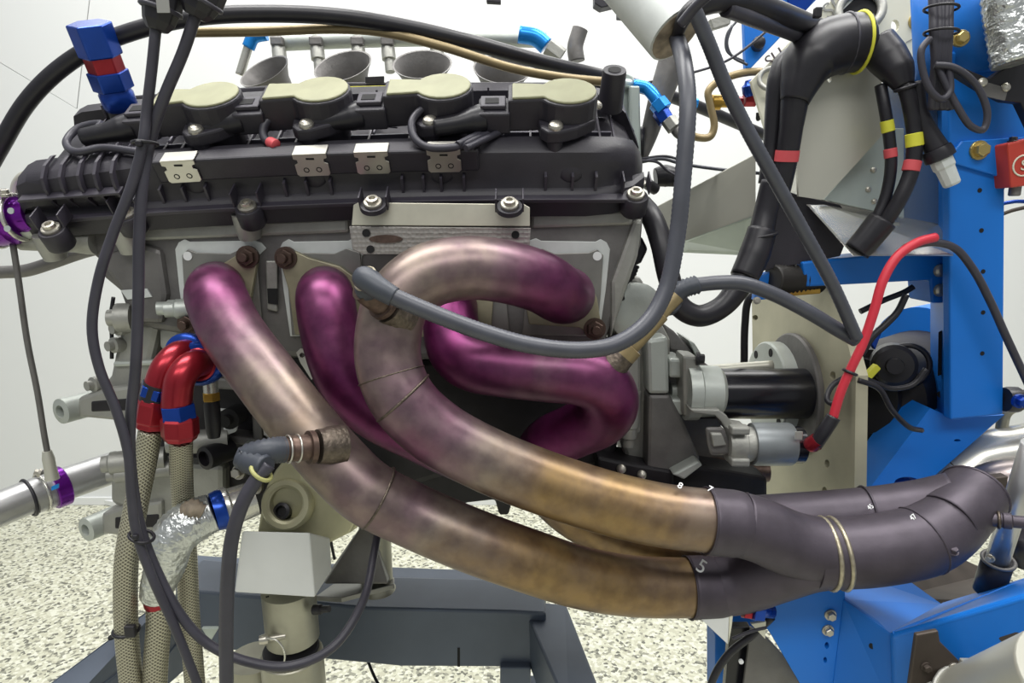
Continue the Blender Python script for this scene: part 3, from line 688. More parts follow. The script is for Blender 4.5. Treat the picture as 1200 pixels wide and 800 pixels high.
# sensor on the rear tube
ax3 = V((.55, .0, .62)).normalized(); p3 = W(722, 424, .522)
bung(p3, ax3, T4, .0125)
o3 = thing('oxygen_sensor', 'brass coloured oxygen sensor on the magenta tube with grey lead', 'sensor')
lathe('sensor_body', p3 + ax3 * .008, ax3, [(0, .011), (.01, .011), (.0105, .0075), (.046, .007), (.047, .0055), (.066, .0055)], 'brown_line', o3, 18)
tube('ribbed_boot', [p3 + ax3 * .066, (785, 357, .545), (798, 340, .545), (818, 333, .545)], 0, 'boot_grey', o3, 14, 10, rib=(.08, 9), rm=.0078)
tube('lead', [(812, 334, .545), (845, 331, .545), (870, 332, .545), (905, 344, .546), (945, 364, .547), (985, 388, .548), (1003, 398, .55)], 8.5, 'conduit', o3, 14)
# ================================================================== hoses and cables over the engine
t = thing('rubber_hose', 'thick black rubber hose arching over the engine', 'hose')
tube('hose', [(-40, 245, .64), (0, 172, .64), (30, 122, .64), (65, 85, .64), (110, 55, .64), (165, 34, .64), (230, 20, .64), (310, 16, .65), (400, 20, .66), (480, 33, .68), (560, 52, .7), (640, 74, .74), (720, 93, .8), (800, 118, .88), (900, 160, .98)], 0, 'rubber', t, 18, rm=.0078)
t = thing('hard_line', 'thin olive brown hard line below the arching black hose', 'pipe')
tube('line', [(222, 38, .66), (300, 37, .665), (400, 34, .67), (450, 38, .675), (520, 55, .68), (600, 80, .69), (660, 91, .7), (722, 97, .71)], 0, 'brown_line', t, 12, rm=.0046)
lathe('ferrule', W(716, 97, .709), W(735, 99, .712) - W(716, 97, .709), [(0, .0055), (.006, .0062), (.02, .006), (.022, .005)], 'galv', t, 14)
# galvanised post at the rear of the cover
gp = thing('galvanised_post', 'pale galvanised metal post behind the valve cover end', 'post')
plate('post', [(738, 100, .70), (750, 100, .70), (752, 210, .70), (740, 210, .70)], (0, .02, 0), 'galv', gp, .002)
plate('post_flange', [(726, 95, .715), (738, 95, .715), (738, 205, .715), (728, 205, .715)], (0, .003, 0), 'galv', gp, .001)
plate('post_ear', [(727, 100, .71), (729, 88, .71), (735, 84, .71), (741, 88, .71), (748, 100, .71)], (0, .012, 0), 'galv', gp, .002)
# blue fitting chain at the rear
bf = thing('hose_fitting', 'bright blue angled hose fitting at the end of the olive hard line', 'hose fitting')
q0 = W(742, 100, .708); q1 = W(757, 103, .706); q2 = W(772, 122, .70); q3 = W(783, 140, .695); q4 = W(794, 155, .69)
tube('elbow', [q0, q1, W(766, 112, .702), q2], 0, 'blue_light', bf, 14, rm=.0065)
hexp('nut', q2 - (q2 - q1) * .15, q2 - q1, .0098, .012, 'blue_light', bf)
hexp('nut', q2 + V((.001, 0, -.006)), q3 - q2, .0088, .014, 'blue_an', bf)
hexp('nut', q3, q4 - q3, .0082, .012, 'cast', bf)
tube('braided_tail', [q3 + (q4 - q3) * .8, q4, W(804, 162, .685)], 0, 'cast_dark', bf, 12, rm=.0055)
# olive hard line around the tee, brass tee and blue valve
t = thing('hard_line', 'thin olive hard line bent around the brass tee fitting', 'pipe')
tube('line', [(800, 153, .80), (818, 161, .80), (832, 160, .80), (837, 148, .80), (832, 122, .80), (830, 108, .80), (838, 98, .80), (860, 88, .80), (885, 84, .80), (910, 86, .80)], 0, 'brown_line', t, 10, rm=.0045)
bt = thing('brass_tee', 'brass tee with blue valve knob and red collar', 'pipe fitting')
lathe('tee_body', (832, 120, .81), V((1, 0, 0)), [(0, .006), (.002, .009), (.012, .009), (.013, .006), (.028, .006), (.03, .005)], 'brass', bt, 14)
hexp('collar', W(858, 120, .81), X, .007, .012, 'red_an', bt)
hexp('collar', W(872, 116, .81), X, .009, .014, 'red_an', bt)
lathe('valve_knob', W(880, 112, .80), V((-.3, -.2, 1)), [(0, .007), (.004, .009), (.012, .009), (.014, .006), (.018, .004)], 'blue_an', bt, 16)
hexp('end_nut', W(893, 113, .81), V((1, 0, -.2)), .0125, .018, 'blue_an', bt)
hexp('side_cap', W(818, 121, .81), V((-1, .1, .1)), .006, .012, 'blue_light', bt)
tube('bracket_hook', [(898, 128, .81), (893, 135, .81), (888, 140, .81), (888, 132, .81)], 2, 'black_metal', bt, 8)
# pale grey tube with brown end at the top
pt = thing('lamp_tube', 'pale grey metal tube with a brown cork-like end at the top', 'tube')
b = W(792, 40, .53); a = b + (W(738, -22, .56) - b) * 3.2
lathe('tube_wall', a, b - a, [(0, .0235), ((b - a).length, .0235), ((b - a).length + .0005, .021), ((b - a).length - .004, .021)], 'gasket', pt, 28)
lathe('tube_plug', a, b - a, [((b - a).length - .006, .0215), ((b - a).length + .001, .0215), ((b - a).length + .003, .017)], 'grommet', pt, 24)
t = thing('round_bar', 'grey round bar descending behind the pale tube', 'bar')
tube('bar', [(790, 62, .72), (780, 95, .72), (772, 120, .72), (760, 160, .72), (752, 185, .72)], 0, 'cast_dark', t, 14, rm=[.014, .0135, .012, .009, .006])
t = thing('thin_wire', 'thin grey wire crossing above the brass tee', 'wire')
tube('wire', [(752, 98, .74), (800, 88, .74), (850, 72, .74), (880, 52, .74), (905, 30, .74)], 0, 'cable', t, 8, rm=.0014)
t = thing('wire_bundle', 'thin twisted wire bundle beside the galvanised post foot', 'wire')
tube('wire', [(750, 190, .70), (775, 186, .70), (800, 192, .70), (840, 198, .70), (890, 203, .71)], 2, 'conduit', t, 8)
tube('wire', [(750, 188, .698), (770, 190, .698), (782, 200, .698), (792, 206, .698)], 1.6, 'cable', t, 8)
tube('wire', [(752, 186, .702), (780, 183, .702), (800, 188, .702)], 1.6, 'cable', t, 8)
ring('pulley', (752, 168, .72), V((1, -.25, 0)), .014, .004, 'rubber', gp, 20, 8)
# top-left hanging sensor plugs with the two long cables
def plug(px, py, px2, py2, Yd, lab, r, m='rubber'):
    t = thing('cable_plug', lab, 'connector'); p = W(px, py, Yd); q = W(px2, py2, Yd); L = (q - p).length
    lathe('plug_body', p, q - p, [(0, r), (L * .45, r), (L * .5, r * .92), (L * .78, r * .8), (L, r * .5)], m, t, 8, False, .001)
    tube('upper_cable', [p + (q - p) * .05, p - (q - p) * .5, p - (q - p) * 1.5 + Z * .05, p - (q - p) * 2 + Z * .5, p - (q - p) * 2 + Z * 1.3], 0, 'cable', t, 10, rm=.0034)
    ring('plug_collar', p + (q - p) * .5, q - p, r * .95, .0016, 'cable', t, 20, 6)
    return t
k = plug(193, -14, 184, 36, .45, 'black moulded plug on the cable nearest the blue and red fitting', .0125)
box('print_patch', W(191, 6, .4365), .008, .0006, .009, 'text_grey', k, 0)
plug(243, -18, 228, 20, .45, 'black moulded plug beside the arching hose on the outer cable', .0135)
c1_ = thing('power_cable', 'long black cable bowing left in front of the engine', 'cable')
tube('cable', [(183, 30, .45), (178, 80, .45), (172, 130, .45), (168, 165, .447), (155, 215, .445), (132, 275, .442), (115, 330, .44), (108, 385, .44), (116, 430, .44), (136, 480, .44), (150, 530, .44), (154, 580, .44), (160, 625, .44), (180, 680, .44), (205, 735, .44), (235, 810, .44)], 5.6, 'cable', c1_, 12)
c2_ = thing('power_cable', 'long black cable hanging straight then curving under the pipes', 'cable')
tube('cable', [(230, 15, .452), (215, 60, .452), (192, 115, .452), (176, 165, .455), (167, 215, .45), (163, 280, .448), (162, 350, .447), (159, 430, .446), (153, 490, .449), (153, 540, .452), (164, 615, .452), (185, 672, .448), (215, 725, .445), (245, 755, .445), (290, 775, .445), (340, 780, .45), (390, 758, .46), (425, 705, .49), (438, 650, .53), (443, 620, .56)], 5.8, 'cable', c2_, 12)
ct = thing('cable_tie', 'black cable tie gripping the two long cables over the cover', 'cable tie')
ring('tie_band', W(170, 168, .45), V((0, .1, 1)), .0075, .0013, 'rubber', ct, 20, 6)
box('tie_head', W(163, 168, .442), .004, .004, .004, 'rubber', ct)
ct = thing('cable_tie', 'black cable tie gripping the two cables beside the foil elbow', 'cable tie')
ring('tie_band', W(166, 628, .445), V((.4, 0, 1)), .0085, .0013, 'rubber', ct, 20, 6)
box('tie_head', W(159, 629, .436), .004, .004, .004, 'rubber', ct)
# blue-red-blue fitting standing on the cover
an = thing('hose_fitting', 'upright blue and red hose fitting standing on the valve cover', 'hose fitting')
p = W(143, 128, .655); q = W(104, 28, .62); ax = (q - p).normalized(); L = (q - p).length
lathe('stem', p - ax * .01, ax, [(0, .013), (.014, .013), (.015, .0125)], 'black_metal', an, 20)
lathe('lower_body', p, ax, [(0, .0135), (.004, .0155), (L * .2, .0155), (L * .22, .0145), (L * .3, .0145)], 'blue_an', an, 20)
hexp('lower_nut', p + ax * (L * .25), ax, .0182, L * .22, 'blue_an', an, .001)
hexp('red_nut', p + ax * (L * .46), ax, .0162, L * .2, 'red_an', an, .001)
hexp('upper_nut', p + ax * (L * .64), ax, .019, L * .37, 'blue_an', an, .0015)
bolt(W(136, 57, .66), V((1, -1, .5)), .004, an, 'dome', 'bolt', 'set_screw')
# ================================================================== intake trumpets behind the engine
trm = 'stainless_dull'
ti = thing('intake_plenum_base', 'dark intake plate with yellow strip behind the ignition coils', 'intake')
plate('base_plate', [(395, 96, .80), (720, 96, .80), (720, 125, .80), (395, 125, .80)], (0, .05, 0), 'plastic', ti, .002)
plate('front_plate', [(150, 112, .82), (340, 98, .82), (360, 130, .82), (150, 130, .82)], (0, .03, 0), 'plastic', ti, .002)
plate('yellow_strip', [(408, 101, .79), (456, 100, .79), (456, 110, .79), (408, 112, .79)], (0, .004, 0), 'yellow', ti, .0005)
plate('serial_tag', [(428, 90, .797), (450, 89, .797), (450, 97, .797), (428, 97, .797)], (0, .002, 0), 'black_metal', ti, .0004)
for px, py, r, lab, ax in ((310, 84, .033, 'flared intake trumpet nearest the blue and red fitting', V((-.4, -.85, 1))), (402, 78, .037, 'flared intake trumpet second from the blue and red fitting', V((-.2, -.85, 1))),
                       (495, 76, .037, 'flared intake trumpet third from the blue and red fitting', V((0, -.8, 1))), (588, 82, .036, 'flared intake trumpet half hidden behind the black hose', V((.1, -.8, 1)))):
    t = thing('intake_trumpet', lab, 'intake trumpet', 'intake trumpets'); ax.normalize(); p = W(px, py, .90)
    lathe('trumpet', p, ax, [(-.07, r * .62), (-.04, r * .64), (-.018, r * .75), (-.006, r * .92), (0, r * 1.04), (.0015, r * 1.06), (.001, r * 1.0), (-.006, r * .88), (-.018, r * .7), (-.04, r * .58), (-.068, r * .56)], 'cast_dark', t, 32)
    lathe('mount_ring', p - ax * .07, ax, [(0, r * .85), (.01, r * .85), (.011, r * .75)], 'cast', t, 24)
# fuel rail and injectors behind the trumpets
fr = thing('fuel_rail', 'silver fuel rail with injectors behind the intake trumpets', 'fuel rail')
tube('rail', [(320, 50, .99), (420, 46, .99), (520, 44, .99), (640, 46, .99)], 0, 'cast_pale', fr, 14, rm=.012)
for px in (327, 372, 420, 455, 512, 560):
    q = W(px, 60, .98)
    lathe('injector', q, V((.1, -.2, -1)), [(-.02, .008), (0, .010), (.012, .010), (.013, .007), (.03, .007)], 'cast', fr, 14)
    box('injector_clip', q + V((0, -.004, .012)), .018, .012, .012, 'cast_dark', fr, .002)
t = thing('hose_fitting', 'pale blue and silver fitting behind the first intake trumpet', 'hose fitting')
tube('fitting_tail', [(281, 88, .93), (287, 68, .93), (291, 55, .93)], 0, 'stainless', t, 12, rm=.006)
tube('fitting_head', [(291, 56, .93), (297, 44, .93), (312, 40, .93)], 0, 'blue_light', t, 12, rm=.0085)
t = thing('hose_fitting', 'blurred blue and silver fitting behind the arching hose', 'hose fitting')
tube('fitting_head', [(608, 40, .95), (628, 44, .95), (640, 54, .95)], 0, 'blue_light', t, 12, rm=.012)
hexp('fitting_nut', W(642, 54, .95), V((1, 0, -.7)), .012, .024, 'cast', t)
tube('hose_stub', [(676, 72, .97), (674, 55, .97), (678, 40, .97), (680, 34, .97)], 0, 'cast_dark', t, 14, rm=.0115)
t = thing('dark_bracket', 'small black bracket hanging at the top edge beside the pale tube', 'bracket')
plate('bracket_plate', [(697, -12, .8), (712, -14, .8), (714, -900, .8), (722, -900, .8), (722, -14, .8), (745, -12, .8), (742, 20, .8), (725, 18, .8), (725, 4, .8), (705, 9, .8), (697, 4, .8)], (0, .02, 0), 'plastic', t, .001)
t = thing('dark_clip', 'tiny dark clip at the top edge above the trumpets', 'clip')
plate('clip_plate', [(570, -8, .8), (576, -8, .8), (577, -900, .8), (580, -900, .8), (581, -8, .8), (587, -8, .8), (587, 3, .8), (570, 2, .8)], (0, .01, 0), 'plastic', t, .001)
# ================================================================== left: steel line, coolant pipe, purple clamps
t = thing('coolant_hose', 'grey hose running to the left from under the valve cover', 'hose')
tube('hose', [(-40, 322, .66), (0, 319, .66), (30, 317, .66), (60, 308, .66), (95, 296, .66), (125, 288, .66)], 0, 'cast_dark', t, 14, rm=.0065)
pc = thing('purple_clamp', 'purple anodised clamp fitting beside the valve cover front end', 'clamp')
a = W(-22, 262, .6); b = W(26, 254, .6)
lathe('clamp_body', a, b - a, [(0, .02), (.010, .021), (.012, .0235), (.029, .0235), (.031, .0215), (.037, .0205), (.038, .016), (.05, .015)], 'purple', pc, 24)
ring('chrome_ring', a + (b - a) * .93, b - a, .0205, .0022, 'stainless', pc); ring('chrome_ring', a + (b - a) * .3, b - a, .0232, .0022, 'stainless', pc)
bolt(W(6, 228, .585), V((0, -.2, 1)), .005, pc, 'hex', 'bolt', 'clamp_screw')
for px, py in ((13, 247), (9, 268)): lathe('clamp_hole', W(px, py, .5765), V((.1, -1, .1)), [(0, .0028), (.0008, .0028)], 'galv', pc, 12)
tube('vapour_pipe', [(16, 232, .62), (18, 216, .62), (26, 206, .62), (40, 203, .62)], 0, 'stainless_dull', pc, 10, rm=.0035)
lathe('adapter', W(22, 262, .605), V((1, .05, .04)), [(0, .016), (.01, .015), (.02, .012), (.03, .012)], 'cast_pale', pc, 18)
t = thing('steel_line', 'thin steel line falling to the clamp on the silver pipe', 'pipe')
tube('line', [(15, 285, .60), (22, 330, .60), (32, 400, .60), (44, 460, .60), (52, 510, .60), (60, 552, .60)], 0, 'cast_dark', t, 10, rm=.0028)
lathe('line_end', W(55, 528, .6), W(62, 565, .6) - W(55, 528, .6), [(0, .004), (.008, .0055), (.018, .0055), (.03, .0065)], 'stainless_dull', t, 14)
sp_ = thing('silver_pipe', 'large silver coolant pipe at the left edge', 'pipe')
a = W(-40, 612, .60); b = W(140, 545, .72)
tube('pipe', [a, W(40, 580, .65), b], 0, 'alu_pipe', sp_, 26, rm=.0185)
d_ = (b - a).normalized()
for px, py, yy, rr, mm in ((34, 583, .647, .0200, 'rubber'), (50, 577, .656, .0205, 'stainless')):
    ring('pipe_band', W(px, py, yy), d_, rr, .0018, mm, sp_)
lathe('coupling', W(38, 582, .649), d_, [(0, .0195), (.03, .0195), (.034, .0185)], 'alu_pipe', sp_, 26)
pc2 = thing('purple_clamp', 'purple anodised clamp around the silver pipe', 'clamp')
lathe('clamp_band', W(60, 574, .662), d_, [(0, .0215), (.001, .0225), (.013, .0225), (.014, .0215)], 'purple', pc2, 26)
plate('clamp_label', [(60, 570, .64), (68, 567, .64), (68, 572, .64), (60, 575, .64)], (0, .002, 0), 'blue_light', pc2, .0003)
bolt(W(46, 554, .645), V((-.6, -.3, .3)), .005, pc2, 'hex', 'bolt', 'clamp_screw'); tube('clamp_rod', [(42, 556, .645), (58, 551, .645), (66, 552, .645)], 2.5, 'cast_dark', pc2, 8)
t = thing('white_plinth', 'flat white plinth on the floor behind the engine front', 'plinth')
pl = [WZ(88, 580, .02), WZ(150, 556, .02), WZ(175, 572, .02), WZ(135, 588, .02)]
plate('plinth_slab', pl, (0, 0, -.0195), 'white', t, .002)
# ================================================================== red and blue hose ends, braided hoses
def hose_end(pts, lab, r, nutp):
    t = thing('hose_end', lab, 'hose fitting'); tube('bent_tube', pts, 0, 'red_an', t, 18, rm=r); return t
h1 = hose_end([(219, 412, .548), (207, 416, .534), (194, 430, .524), (186, 450, .52), (181, 468, .52)], 'red bent hose end with blue nut, behind its twin', .0112, None)
lathe('swivel', W(224, 411, .562), W(207, 416, .534) - W(224, 411, .562), [(0, .016), (.006, .0172), (.013, .0172), (.015, .0145)], 'blue_an', h1, 24)
hexp('blue_nut', W(186, 452, .52), W(181, 468, .52) - W(186, 452, .52), .0138, .009, 'blue_an', h1)
lathe('black_collar', W(187, 449, .52), W(181, 468, .52) - W(187, 449, .52), [(0, .0122), (.016, .0122)], 'black_metal', h1, 18)
lathe('socket', W(182, 466, .52), W(176, 503, .52) - W(182, 466, .52), [(0, .0125), (.004, .0142), (.02, .0142), (.021, .013), (.026, .013)], 'red_an', h1, 8, False, .0008)
h2 = hose_end([(238, 425, .54), (224, 428, .522), (212, 442, .512), (208, 460, .51), (207, 478, .51)], 'red bent hose end with blue nut, in front of its twin', .0118, None)
lathe('swivel', W(243, 424, .557), W(224, 428, .522) - W(243, 424, .557), [(0, .0175), (.008, .0195), (.018, .0195), (.022, .0165)], 'blue_an', h2, 24)
ring('red_rim', W(233, 427, .536), W(224, 428, .522) - W(243, 424, .557), .0125, .0022, 'red_an', h2)
hexp('blue_nut', W(208, 474, .51), W(212, 500, .51) - W(208, 474, .51), .0142, .012, 'blue_an', h2)
lathe('socket', W(210, 487, .51), W(212, 516, .51) - W(210, 487, .51), [(0, .0125), (.003, .0148), (.016, .0148), (.018, .0135), (.021, .0125)], 'red_an', h2, 8, False, .0008)
b1 = thing('braided_hose', 'steel braided hose from the rear red hose end to the floor', 'hose')
tube('braid', [(177, 502, .52), (169, 545, .52), (158, 600, .515), (149, 650, .51), (147, 700, .51), (149, 750, .51), (156, 820, .51)], 0, 'braid', b1, 18, 10, rm=.0096, uv=True)
b2 = thing('braided_hose', 'steel braided hose from the front red hose end, passing the foil elbow', 'hose')
tube('braid', [(212, 514, .512), (213, 560, .53), (216, 610, .545), (219, 660, .55), (222, 720, .55), (230, 820, .55)], 0, 'braid', b2, 18, 10, rm=.0092, uv=True)
b3 = thing('braided_hose', 'steel braided hose with red end under the foil elbow', 'hose')
tube('braid', [(186, 706, .515), (186, 730, .515), (183, 770, .515), (180, 830, .515)], 0, 'braid', b3, 18, 10, rm=.0104, uv=True)
lathe('red_socket', W(182, 692, .515), W(187, 712, .515) - W(182, 692, .515), [(0, .0115), (.012, .0115), (.014, .0108)], 'red_an', b3, 18)
ct = thing('cable_tie', 'black cable tie around the braided hose near the frame', 'cable tie')
ring('tie_band', W(148, 738, .51), V((.05, 0, 1)), .0102, .0016, 'rubber', ct, 24, 6); box('tie_head', W(153, 739, .499), .009, .005, .011, 'rubber', ct)
fe = thing('foil_elbow', 'crumpled foil wrapped elbow beside the braided hoses', 'pipe wrap')
tube('foil_wrap', [(250, 600, .53), (236, 606, .525), (220, 614, .518), (206, 626, .513), (199, 642, .511), (194, 662, .511), (186, 684, .513), (181, 700, .514)], 0, 'foil', fe, 20, 8, rib=(.025, 6), rm=[.017, .0185, .0195, .019, .0175, .0165, .0145, .012])
tube('frayed_end', [(214, 598, .512), (226, 596, .512), (238, 600, .514)], 0, 'grommet', fe, 10, 6, rib=(.12, 6), rm=[.005, .0085, .006])
lathe('blue_collar', W(250, 600, .53), V((.9, .6, .15)), [(0, .017), (.006, .018), (.010, .017)], 'blue_an', fe, 24)
lathe('chrome_collar', W(258, 598, .538), V((.9, .6, .15)), [(0, .018), (.003, .0195), (.008, .0195), (.01, .017), (.03, .016)], 'stainless', fe, 24)
ps = thing('pressure_sender', 'small silver and brass pressure sender under the blue swivel', 'sensor')
q = W(246, 440, .585); dn = V((0, -.05, -1))
lathe('sender_body', q, dn, [(0, .0068), (.016, .0068), (.017, .006)], 'stainless', ps, 18)
hexp('brass_nut', q + dn * .016, dn, .0082, .008, 'brass', ps)
lathe('sender_plug', q + dn * .024, dn, [(0, .0068), (.004, .0074), (.028, .007), (.036, .0055)], 'black_metal', ps, 16)
# ================================================================== engine stand
mt = thing('engine_mount', 'beige cast mount bracket with a round recess above the white block', 'bracket')
plate('mount_web', [(300, 632, .60), (305, 600, .60), (312, 570, .60), (322, 552, .60), (335, 535, .60), (352, 540, .60), (356, 560, .60), (372, 574, .60), (395, 574, .60), (430, 590, .60), (410, 625, .60), (380, 640, .60)], (0, .06, 0), 'bracket', mt, .003)
lathe('recess_cup', W(334, 591, .59), V((-.05, -1, .35)), [(-.03, .024), (-.004, .026), (0, .0235), (0, .019), (-.002, .0165), (-.022, .0145)], 'bracket', mt, 28, cap=False)
lathe('recess_floor', W(334, 596, .612), V((-.05, -1, .35)), [(-.004, .0155), (0, .0155)], 'bracket', mt, 24)
lathe('recess_bolt', W(335, 599, .605), V((-.05, -1, .5)), [(-.008, .0085), (.012, .0085), (.013, .0055), (.008, .005)], 'black_metal', mt, 18)
plate('mount_side', [(372, 640, .604), (412, 624, .604), (440, 600, .604), (442, 585, .604), (400, 572, .604)], (0, .09, 0), 'bracket', mt, .003)
wbk = thing('white_block', 'white square sleeve block clamped round the stand column', 'block')
A = [W(284, 622, .545), W(363, 624, .545), W(369, 700, .545), W(275, 694, .545)]
B = [W(298, 622, .60), W(385, 632, .60), W(389, 662, .60), W(300, 660, .60)]
fv = A + [W(286, 626, .60), W(387, 630, .60), W(389, 668, .60), W(282, 668, .60)]
mesh('block_shell', fv, [(0, 1, 2, 3), (7, 6, 5, 4), (0, 4, 5, 1), (1, 5, 6, 2), (2, 6, 7, 3), (3, 7, 4, 0)], 'white_block', wbk, False, .0015)
sc = thing('stand_column', 'round beige steel stand column with pin holes', 'stand post')
lathe('upper_tube', W(338, 690, .585), V((.02, 0, -1)), [(0, .0262), (.055, .0262)], 'stand_tube', sc, 30)
lathe('collar_ring', W(341, 757, .58), V((.02, 0, -1)), [(0, .0265), (.001, .0275), (.006, .0275), (.007, .0262)], 'black_metal', sc, 30)
lathe('lower_tube', W(342, 765, .575), V((.02, 0, -1)), [(0, .0295), (.001, .0305), (.18, .0305)], 'stand_tube', sc, 30)
for px, py in ((313, 703), (314, 725), (316, 745)):
    lathe('pin_hole', W(px, py, .572), V((-.9, -.45, 0)), [(-.002, .004), (.001, .004)], 'hole', sc, 12)
tube('pin_ring', [(312, 747, .55), (324, 750, .548), (332, 760, .548), (333, 775, .55), (326, 780, .552)], 0, 'stainless', sc, 8, rm=.001)
lathe('lock_pin', W(309, 749, .555), V((1, .3, 0)), [(-.004, .004), (0, .005), (.004, .005), (.006, .003), (.02, .003)], 'bolt', sc, 12)
lathe('clamp_screw', W(372, 714, .57), V((1, -.3, .25)), [(-.004, .005), (.004, .005), (.005, .0032), (.014, .0032)], 'black_metal', sc, 10)
lathe('rear_tube', W(298, 770, .62), V((.01, 0, -1)), [(0, .028), (.2, .028)], 'stand_tube', sc, 26)
lathe('base_foot', V((W(341, 757, .58).x + .004, .585, .012)), V((0, 0, -1)), [(-.3, .03), (-.01, .03), (-.008, .06), (.0, .06), (.012, .06)], 'stand_tube', sc, 26)
gs = thing('gusset_foot', 'triangular grey steel gusset foot standing on the stand beam', 'support foot')
mesh('gusset', [W(430, 606, .66), W(455, 620, .70), W(457, 676, .70), W(380, 684, .64), W(378, 680, .66), W(455, 684, .64), W(434, 604, .70)], [(0, 3, 5), (0, 5, 2, 1), (0, 1, 6), (3, 4, 2, 5), (0, 6, 4, 3), (6, 1, 2, 4)], 'cast_dark', gs, False, .002)
lathe('foot_post', W(442, 690, .69), V((0, 0, 1)), [(0, .022), (.004, .019), (.09, .018)], 'stand_tube', gs, 24)
plate('foot_plate', [W(370, 698, .64), W(400, 700, .62), W(462, 684, .66), W(462, 676, .70), W(390, 684, .70)], (0, 0, -.006), 'shim', gs, .001)
sf = thing('stand_frame', 'slate grey welded box beam stand frame under the engine', 'stand')
Yb = .70
plate('cross_beam', [(205, 690, Yb), (430, 712, Yb), (600, 716, Yb), (640, 718, Yb), (640, 782, Yb), (470, 781, Yb), (205, 756, Yb)], (0, .07, 0), 'stand_grey', sf, .003)
plate('rear_beam', [(205, 676, .80), (430, 690, .80), (620, 697, .80), (640, 700, .80), (640, 740, .80), (205, 730, .80)], (0, .06, 0), 'stand_grey', sf, .003)
a_ = [W(610, 702, .74), W(664, 708, .74), W(712, 830, .56), W(664, 830, .56)]
plate('side_beam', a_, (0, .01, -.07), 'stand_grey', sf, .003)
plate('side_beam', [W(205, 690, .72), W(205, 735, .72), W(60, 850, .56), W(-10, 850, .56)], (0, .01, -.07), 'stand_grey', sf, .003)
plate('beam_slot', [(536, 759, Yb - .0005), (539, 759, Yb - .0005), (539, 781, Yb - .0005), (536, 781, Yb - .0005)], (0, .0008, 0), 'hole', sf, 0)
plate('foot_box', [(586, 782, .69), (622, 782, .69), (622, 830, .69), (586, 830, .69)], (0, .05, 0), 'stand_grey', sf, .002)
plate('hinge_tab', [(236, 736, .60), (256, 736, .60), (246, 752, .60)], (0, .004, 0), 'galv', sf, .0005)
bolt(W(131, 746, .645), V((0, -.1, 1)), .004, sf, 'hole', 'hole', 'beam_hole')
# legs reach the floor
for x, y in ((-.36, .74), (.04, .78)):
    c = V((W(205, 720, .74).x if x < 0 else W(628, 720, .76).x, y, 0)); h = .36
    box('stand_leg', c + Z * (h / 2), .05, .05, h, 'stand_grey', sf, .003)
t = thing('black_lead', 'thin black lead lying on the floor beside the stand leg', 'cable')
tube('lead', [(424, 742, .82), (430, 770, .80), (440, 795, .78), (452, 815, .76)], 1.8, 'rubber', t, 8)
t = thing('black_lead', 'thin black lead hanging behind the gusset foot', 'cable')
tube('lead', [(386, 618, .64), (388, 635, .64), (392, 655, .64)], 1.8, 'rubber', t, 8)
t = thing('black_lead', 'thin black lead hanging beside the engine front cover', 'cable')
tube('lead', [(133, 348, .63), (130, 370, .63), (131, 395, .63), (131, 420, .63)], 2.2, 'rubber', t, 8)
# ================================================================== bellhousing, starter, drive shaft
bh = thing('bellhousing', 'grey cast bellhousing with stepped ribs at the engine rear', 'gearbox housing')
plate('housing_wall', [(716, 350, .66), (738, 322, .66), (752, 325, .66), (762, 352, .66), (786, 398, .66), (786, 560, .66), (740, 560, .66), (728, 520, .66), (728, 420, .66)], (0, .10, 0), 'cast', bh, .005)
plate('rear_shell', [(770, 405, .69), (800, 405, .69), (826, 425, .69), (846, 440, .69), (846, 500, .69), (880, 545, .69), (880, 592, .69), (770, 592, .69)], (0, .06, 0), 'cast_dark', bh, .004)
plate('dark_sump', [(765, 545, .64), (830, 548, .64), (900, 560, .64), (900, 585, .64), (765, 585, .64)], (0, .04, 0), 'engine_dark', bh, .004)
plate('lit_rib', [(758, 398, .635), (783, 394, .635), (785, 462, .635), (760, 462, .635)], (0, .05, 0), 'cast_pale', bh, .004)  # lit face of the casting, its brightness put into a paler colour
plate('lower_rib', [(760, 462, .637), (785, 462, .637), (800, 490, .637), (822, 540, .637), (780, 562, .637), (758, 556, .637)], (0, .05, 0), 'cast_dark', bh, .004)
plate('web', [(776, 378, .68), (790, 388, .68), (814, 414, .68), (786, 410, .68)], (0, .03, 0), 'cast_dark', bh, .002)
plate('web_edge', [(806, 398, .675), (814, 402, .675), (824, 418, .675), (818, 422, .675)], (0, .05, 0), 'cast_pale', bh, .001)
for y0, y1 in ((420, 443), (467, 487)):
    plate('pad', [(784, y0, .64), (802, y0 + 1, .64), (802, y1, .64), (784, y1, .64)], (0, .04, 0), 'cast_pale', bh, .003)
lathe('dowel', W(786, 457, .66), X, [(0, .008), (.02, .008)], 'cast_pale', bh, 18)
lathe('bolt_column', W(738, 480, .645), V((0, 0, -1)), [(-.02, .011), (.018, .010), (.019, .0085), (.03, .0085), (.031, .0065), (.04, .0065)], 'cast', bh, 18)
plate('rear_step', [(718, 400, .648), (732, 396, .648), (752, 400, .648), (752, 510, .648), (730, 512, .648), (722, 480, .648)], (0, .03, 0), 'cast', bh, .004)
bolt(W(741, 468, .6475), -Y, .0022, bh, 'hole', 'hole', 'tapped_hole')
plate('lower_lip', [(788, 556, .62), (818, 540, .62), (824, 545, .62), (802, 562, .62)], (0, .02, 0), 'cast_pale', bh, .002)
lathe('rusty_spigot', W(826, 552, .68), X, [(0, .014), (.006, .016), (.02, .016), (.022, .012), (.07, .012)], 'bolt_rust', bh, 20)
plate('sump_flange', [(700, 535, .634), (722, 540, .634), (790, 552, .634), (790, 575, .634), (700, 575, .634)], (0, .05, 0), 'engine_dark', bh, .003)
for px, py in ((728, 549), (752, 556)): bolt(W(px, py, .63), V((-.3, -1, .5)), .005, bh, 'dome', 'bolt', 'sump_bolt')
